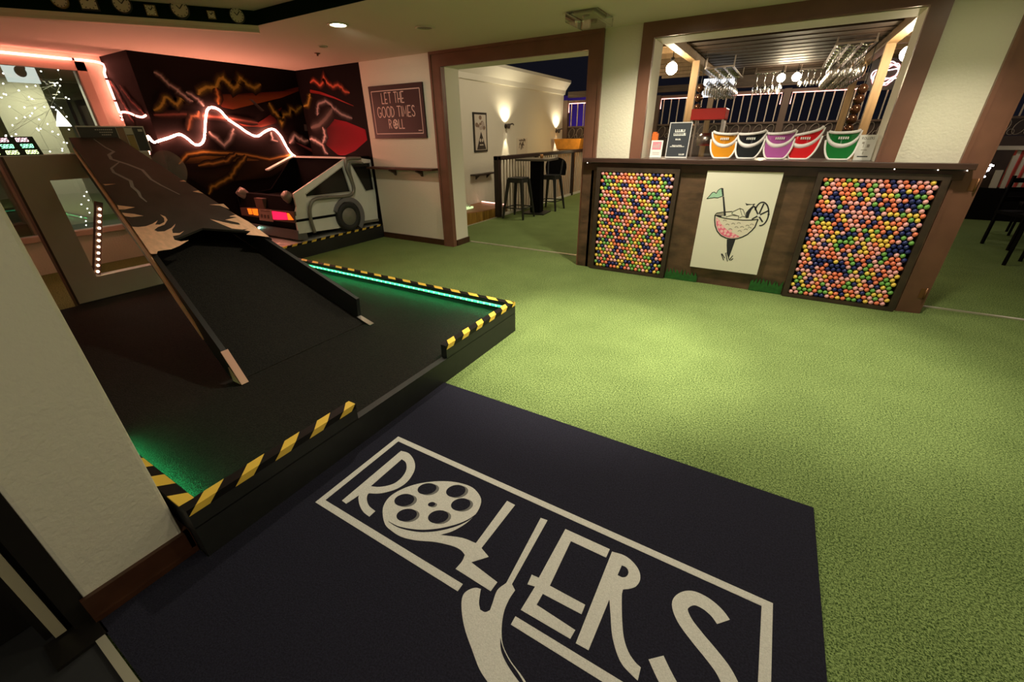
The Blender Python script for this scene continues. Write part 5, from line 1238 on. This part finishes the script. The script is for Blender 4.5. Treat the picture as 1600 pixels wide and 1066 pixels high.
mb = MB(); mb.box(XHW, 7.76, 0.71, XHW+0.15, 8.57, 0.74); part(mb, 'board', RAILW, hs)
for y in (7.95, 8.38): mb = MB(); mb.prism([(XHW, y, 0.71), (XHW+0.11, y, 0.71), (XHW, y, 0.62)], (0, 0.03, 0)); part(mb, 'bracket', RAILW, hs)
# bar table, stools, chair
def square_leg(mb, a, b, w0, w1):
    a, b = Vector(a), Vector(b); vs = []
    for c, w_ in ((a, w0), (b, w1)):
        for sx, sy in ((-1, -1), (1, -1), (1, 1), (-1, 1)): vs.append(c+Vector((sx*w_/2, sy*w_/2, 0)))
    mb.add(vs, [(0, 3, 2, 1), (4, 5, 6, 7), (0, 1, 5, 4), (1, 2, 6, 5), (2, 3, 7, 6), (3, 0, 4, 7)])
GUN = mat('gunmetal', (0.045, 0.045, 0.042), 0.4, 0.5)
def stool(x, y, label, back=False, h=0.76):
    e = empty('bar_stool' if not back else 'bar_chair', (x, y, 0), label, 'stool' if not back else 'chair')
    s = 0.16; f = 0.23
    mb = MB(); mb.box(x-s, y-s, h-0.03, x+s, y+s, h); part(mb, 'seat', GUN, e, bevel=0.012)
    mb = MB(); mb.box(x-s+0.005, y-s+0.005, h-0.09, x+s-0.005, y+s-0.005, h-0.03); part(mb, 'apron', GUN, e)
    for sx, sy in ((-1, -1), (1, -1), (1, 1), (-1, 1)):
        mb = MB(); square_leg(mb, (x+sx*f, y+sy*f, 0), (x+sx*(s-0.02), y+sy*(s-0.02), h-0.03), 0.03, 0.055); part(mb, 'leg', GUN, e)
    k = s-0.02+(f-s+0.02)*0.72; z = h*0.27
    for a, b in (((-k, -k), (k, -k)), ((k, -k), (k, k)), ((k, k), (-k, k)), ((-k, k), (-k, -k))):
        mb = MB(); mb.bar((x+a[0], y+a[1], z), (x+b[0], y+b[1], z), 0.012, 0.02); part(mb, 'foot_rail', GUN, e)
    if back:
        for sx in (-1, 1): mb = MB(); mb.bar((x-sx*0.0+sx*0.15, y+0.15, h), (x+sx*0.17, y+0.20, h+0.28), 0.03, 0.02); part(mb, 'back_post', GUN, e)
        mb = MB(); P = []
        for i in range(15):
            t = PI*i/14; P.append(Vector((x+0.24*math.cos(t), y+0.20, h+0.13+0.20*math.sin(t)**0.7)))
        P += [Vector((x-0.22, y+0.20, h-0.02)), Vector((x+0.22, y+0.20, h-0.02))]
        mb.prism(P, (0, 0.05, 0)); part(mb, 'backrest', MATTE, e, bevel=0.015)
stool(-4.25, 7.42, 'dark metal bar stool in front of the bar table by the railing')
stool(-4.12, 8.62, 'dark bar chair with rounded back behind the bar table', True, 0.72)
bt = empty('bar_table', (-4.17, 8.05, 0), 'tall square bar table with dark pedestal beside the railing', 'table')
TT = mat('table_grey', (0.10, 0.085, 0.065), 0.35)
R25 = Matrix.Rotation(math.radians(8), 3, 'Z')
mb = MB(); mb.obox((-4.17, 8.05, 1.05), 0.34, 0.34, 0.018, R25); part(mb, 'table_top', TT, bt)
mb = MB(); mb.obox((-4.17, 8.05, 0.53), 0.11, 0.11, 0.502, R25); part(mb, 'pedestal', MATTE, bt)
mb = MB(); mb.obox((-4.17, 8.05, 0.012), 0.24, 0.24, 0.012, R25); part(mb, 'base_plate', GUN, bt)
vt = empty('votive_glass', (-4.1, 8.1, 1.069), 'small amber candle glass on the bar table', 'candle')
mb = MB(); mb.lathe([(0, 0), (0.028, 0), (0.034, 0.07), (0.03, 0.07), (0.024, 0.01), (0, 0.01)], 14, (-4.1, 8.1, 1.069)); part(mb, 'cup', mat('amber_glass', (0.35, 0.16, 0.05), 0.15), vt)
mb = MB(); mb.lathe([(0, 0.01), (0.02, 0.01), (0.02, 0.03), (0, 0.03)], 12, (-4.1, 8.1, 1.069)); part(mb, 'candle', CREAM2, vt)
# timber game block on the lower level
LOGM = mat('varnished_log', (0.36, 0.20, 0.03), 0.45, var=0.4, vscale=5, stretch=(7, 7, 0.5)); LOGT = mat('log_top', (0.42, 0.20, 0.09), 0.5, var=0.15)
lb = empty('timber_block', (-5.15, 7.3, -0.33), 'faceted honey timber block with lights on the lower floor', 'block')
pts = [(-5.62, 6.62), (-5.12, 6.60), (-4.90, 7.15), (-4.78, 7.9), (-5.62, 8.1)]
mb = MB(); mb.prism([Vector((x, y, -0.33)) for x, y in pts], (0, 0, 0.44)); part(mb, 'block', LOGM, lb)
mb = MB(); mb.prism([Vector((x, y, 0.11)) for x, y in pts], (0, 0, 0.02)); part(mb, 'top', LOGT, lb)
mb = MB(); mb.box(-5.6, 6.68, 0.131, -5.28, 6.95, 0.15); part(mb, 'cup_plate', MATTE, lb)
rl = empty('light_string', (-5.3, 7.9, 0.15), 'row of warm pink bulbs along the back of the timber block', 'string lights')
mb = MB(); mb.tube([(-5.58, 8.05, 0.14), (-4.82, 7.86, 0.14)], 0.004, 5); part(mb, 'wire', BLACK, rl)
f = None
for i in range(16):
    p = Vector((-5.56+0.048*i, 8.04-0.011*i, 0.15))
    if f is None: mb = MB(); mb.ball(p, 0.013, 8, 6); f = part(mb, 'bulb', glow('pink_bulb', (1, 0.5, 0.4), 3), rl); p_0 = p
    else: c = f.copy(); C.objects.link(c); c.parent = rl; c.location = p-p_0
gb = empty('glowing_dish', (-5.42, 7.15, 0.13), 'glowing pale green dish on the timber block', 'lamp')
mb = MB(); mb.box(-5.58, 7.0, 0.131, -5.28, 7.3, 0.165); part(mb, 'tray', glow('pale_green', (0.7, 0.9, 0.4), 0.6), gb)
for k in range(5): mb = MB(); mb.lathe([(0.022, 0), (0.005, 0.06), (0, 0.09)], 8, (-5.54+0.06*k, 7.2, 0.165)); part(mb, 'spike', mat('spike', (0.6, 0.6, 0.5), 0.4), gb)
# lit cabinet by the fence end
cbx = empty('planter_box', (-5.05, 12.0, -0.33), 'amber lit wooden cabinet at the railing end below the fence', 'cabinet')
mb = MB(); mb.box(-5.40, 11.75, -0.33, -4.74, 12.3, 1.12); mb.prism([(-5.45, 11.7, 1.12), (-4.78, 11.7, 1.12), (-4.73, 11.7, 1.38), (-5.55, 11.7, 1.38)], (0, 0.6, 0)); part(mb, 'body', mat('amber_wood', (0.55, 0.24, 0.03), 0.5, var=0.2), cbx)
lamp('cabinet_light', 'POINT', (-4.5, 11.2, 1.5), 8, (1, 0.62, 0.2), 0.05)
e = empty('string_lights', (-4.0, 11.2, 1.2), 'warm globe lights hanging at the railing end beside door casing', 'string lights')
mb = MB(); mb.tube([(-4.275, 12.53, 2.30), (-4.275, 11.2, 1.62), (-4.275, 11.2, 0.45)], 0.004, 5); part(mb, 'wire', BLACK, e)
for z in (1.33, 1.06, 0.52): mb = MB(); mb.ball((-4.275, 11.2, z), 0.03, 10, 8); part(mb, 'bulb', glow('globe', (1, 0.82, 0.5), 10), e)

# ------------------------------------------------------------------ patio seen through the right doorway
def pchair(x, y, rz_, label):
    e = empty('patio_chair', (x, y, 0), label, 'chair', 'black patio chairs in the dark right doorway'); Rz = Matrix.Rotation(rz_, 3, 'Z'); o = Vector((x, y, 0))
    def b(c, hx, hy, hz, nm): mb = MB(); mb.obox(o+Rz @ Vector(c), hx, hy, hz, Rz); part(mb, nm, MATTE, e)
    b((0, 0, 0.45), 0.22, 0.22, 0.02, 'seat')
    for sx in (-1, 1):
        for sy in (-1, 1): b((sx*0.2, sy*0.2, 0.22), 0.015, 0.015, 0.22, 'leg')
    for sx in (-1, 1): b((sx*0.2, 0.21, 0.68), 0.015, 0.015, 0.24, 'back_post')
    for z in (0.62, 0.74, 0.86): b((0, 0.21, z), 0.2, 0.01, 0.03, 'back_slat')
pchair(2.95, 7.3, 2.5, 'black patio chair nearest the right doorway'); pchair(3.1, 8.5, 0.4, 'black patio chair, second into the dark patio'); pchair(3.6, 9.6, 2.9, 'black patio chair farthest into the dark patio')
pt = empty('patio_table', (3.35, 8.0, 0), 'round black patio table among the black chairs', 'table')
mb = MB(); mb.lathe([(0, 0.72), (0.4, 0.72), (0.4, 0.75), (0, 0.75)], 28, (3.5, 8.0, 0)); part(mb, 'table_top', MATTE, pt)
mb = MB(); mb.lathe([(0.03, 0.02), (0.03, 0.72)], 12, (3.5, 8.0, 0)); part(mb, 'pedestal', MATTE, pt)
mb = MB(); mb.lathe([(0, 0), (0.25, 0), (0.25, 0.02), (0, 0.02)], 24, (3.5, 8.0, 0)); part(mb, 'base', MATTE, pt)
mb = MB(); rg = random.Random(8)
tc_ = [(on_y(u, v, 9.0)) for u, v in ((1527,256),(1531,250),(1536,245),(1541,241),(1546,239),(1553,238),(1527,264),(1533,262),(1537,258),(1541,261),(1546,263),(1551,259),(1530,270),(1535,272),(1540,268),(1544,266),(1534,267),(1548,258),(1538,276))]
e = empty('fairy_lights', tc_[0], 'cluster of white fairy lights at the right doorway edge', 'string lights')
mb = MB(); mb.tube([p+Vector((0, 0.01, 0)) for p in tc_], 0.002, 4); mb.tube([tc_[0], Vector((tc_[0].x, 9.0, 2.4))], 0.002, 4); part(mb, 'wire', BLACK, e)
f = None
for p in tc_:
    if f is None: mb = MB(); mb.ball(p, 0.014, 8, 6); f = part(mb, 'bulb', glow('fairy', (0.95, 0.93, 1.0), 9), e); p_0 = p
    else: c = f.copy(); C.objects.link(c); c.parent = e; c.location = p-p_0
BALW = mat('pale_board', (0.45, 0.41, 0.33), 0.6)
sl = empty('slat_screen', (3.9, 11.0, 0), 'upright pale slats with red lit panel in the dark patio', 'screen')
def up(u0, v0, u1, v1, wd, y=11.0):
    a, b = on_y(u0, v0, y), on_y(u1, v1, y); mb = MB(); mb.bar(a, b, wd, 0.04, up=(0, 1, 0)); return mb
part(up(1562,266,1546,304,0.09), 'slat', BALW, sl); part(up(1587,243,1560,306,0.06), 'slat', BALW, sl); part(up(1578,290,1570,312,0.05), 'slat', BALW, sl)
a = on_y(1590, 262, 11.02); mb = MB(); mb.box(a.x-0.12, 11.02, a.z-0.32, a.x+0.5, 11.05, a.z+0.32); part(mb, 'red_panel', mat('red_slats', (0.6, 0.07, 0.06), 0.5), sl)
for k in range(6): mb = MB(); mb.box(a.x-0.10+0.1*k, 10.99, a.z-0.34, a.x-0.055+0.1*k, 11.02, a.z+0.34); part(mb, 'slat', BALW, sl)
b0 = on_y(1570, 232, 11.0); mb = MB(); mb.box(b0.x-0.4, 10.9, b0.z-0.02, b0.x+1.6, 11.1, b0.z+0.04); part(mb, 'counter_board', BALW, sl)
mb = MB(); mb.box(b0.x-0.1, 10.97, 0, b0.x+1.6, 11.01, 0.55); part(mb, 'base_board', MATTE, sl)
lamp('red_panel_light', 'POINT', (4.2, 10.4, 1.5), 5, (1, 0.8, 0.7), 0.04)

# ------------------------------------------------------------------ side room seen through the left window
mb = MB()
mb.box(-7.66, 0.45, 0.45, -7.58, 0.55, 2.36); mb.box(-7.66, 2.425, 0.40, -7.58, 2.52, 2.36); mb.box(-7.66, 0.45, 2.265, -7.58, 2.52, 2.36); mb.box(-7.70, 0.45, 0.40, -7.54, 2.52, 0.46)
struct(mb.build('window_2', mat('window_frame_paint', (0.55, 0.42, 0.33), 0.5), loc=(0, 0, 0)))
mb = MB(); mb.box(-7.635, 0.55, 0.46, -7.629, 2.425, 2.265); struct(mb.build('window_3', clear('window_glass', (0.95, 0.96, 0.95), 0.03, 0.0), loc=(0, 0, 0)))
mb = MB(); SRP = mat('side_room_paint', (0.50, 0.50, 0.36), 0.7)
mb.box(-13.0, -3, 0, -12.8, 6, 2.6); struct(mb.build('wall_side_far', SRP))
mb = MB(); mb.box(-14, 5.6, 0, -7.75, 5.8, 2.6); struct(mb.build('wall_side_right', SRP))
mb = MB(); mb.box(-14, -3, 2.6, -7.75, 6, 2.7); struct(mb.build('ceiling_side_room', SRP))
mb = MB(); mb.box(-10.6, 2.15, 0, -10.3, 2.75, 2.6); struct(mb.build('wall_side_pier', SRP))
mb = MB(); mb.box(-12.78, 2.2, 0.9, -12.7, 3.6, 2.0); tag(mb.build('yellow_panel', mat('panel_yellow', (0.72, 0.62, 0.28), 0.6)), 'pale yellow wall panel in the room behind the side window', 'panel')
for (y, x, l) in ((1.75, -9.4, 'left pinkish timber post in the room behind the side window'), (2.9, -9.0, 'slim cream post in the room behind the side window')):
    mb = MB(); mb.box(x-0.06, y-0.06, 0, x+0.06, y+0.06, 2.595); tag(mb.build('timber_post', mat('post_'+str(int(y)), (0.42, 0.27, 0.19) if y < 2 else (0.55, 0.53, 0.42), 0.6)), l, 'post')
mb = MB(); mb.box(-10.1, 1.9, 0.0, -8.6, 3.6, 0.22); mb.box(-9.8, 2.9, 0.22, -9.2, 3.4, 0.40)
tag(mb.build('green_hole', mat('side_dark', (0.05, 0.06, 0.04), 0.6)), 'dark raised golf hole in the room behind the side window', 'golf hole')
mb = MB(); mb.prism([(-12.75, 3.7, 0.0), (-12.75, 5.5, 0.0), (-12.75, 5.5, 2.55), (-12.75, 3.7, 2.55)], (0.02, 0, 0)); tag(mb.build('navy_panel', mat('navy_board', (0.05, 0.06, 0.09), 0.5)), 'dark blue board beside the cream posts behind the side window', 'panel')
lw = empty('light_sign', (-9.2, 2.0, 2.3), 'white lit sign with grey emblem near ceiling behind the window', 'sign')
pc = on_x(31, 112, -9.2); mb = MB(); mb.box(-9.22, pc.y-0.16, pc.z-0.13, -9.18, pc.y+0.16, pc.z+0.13); part(mb, 'face', glow('sign_white', (0.9, 1, 0.9), 0.4), lw)
mb = MB(); mb.ball((-9.175, pc.y, pc.z), 0.06, 12, 8, sq=(0.1, 1, 1.1)); mb.ball((-9.175, pc.y+0.03, pc.z+0.05), 0.035, 12, 8, sq=(0.1, 1, 1)); part(mb, 'emblem', mat('emblem_grey', (0.25, 0.28, 0.25), 0.5), lw)
fl_ = empty('fairy_lights', (-9.4, 2.5, 1.8), 'scattered white fairy lights in the room behind the side window', 'string lights')
rg = random.Random(21); pts = []
for k in range(64):
    u, v = rg.uniform(2, 108), rg.uniform(102, 238); pts.append(on_x(u, v, -9.3))
for k in range(14): pts.append(on_x(rg.uniform(128, 142)-k*0.3, 300+k*6.5, -9.3))
mb = MB()
for k in range(0, 60, 6): mb.tube(sorted(pts[k:k+6], key=lambda p: p.z), 0.0015, 4)
part(mb, 'wire', mat('wire_clear', (0.3, 0.3, 0.22), 0.5), fl_)
f = None
for p in pts:
    if f is None: mb = MB(); mb.ball(p, 0.008, 6, 5); f = part(mb, 'bulb', glow('fairy_warm', (1, 0.97, 0.85), 8), fl_); p_0 = p
    else: c = f.copy(); C.objects.link(c); c.parent = fl_; c.location = p-p_0
cone = empty('paper_star', on_x(95, 190, -9.3), 'bright white star lamp in the room behind the side window', 'lamp')
p = on_x(97, 188, -9.3); mb = MB(); mb.lathe([(0, 0.14), (0.07, -0.02), (0.09, -0.08), (0, -0.08)], 5, p, smooth=False); part(mb, 'shade', glow('star_white', (1, 1, 0.9), 1.6), cone)
mb = MB(); mb.tube([p+Vector((0, 0, 0.14)), Vector((p.x, p.y, 2.6))], 0.003, 4); part(mb, 'cord', BLACK, cone)
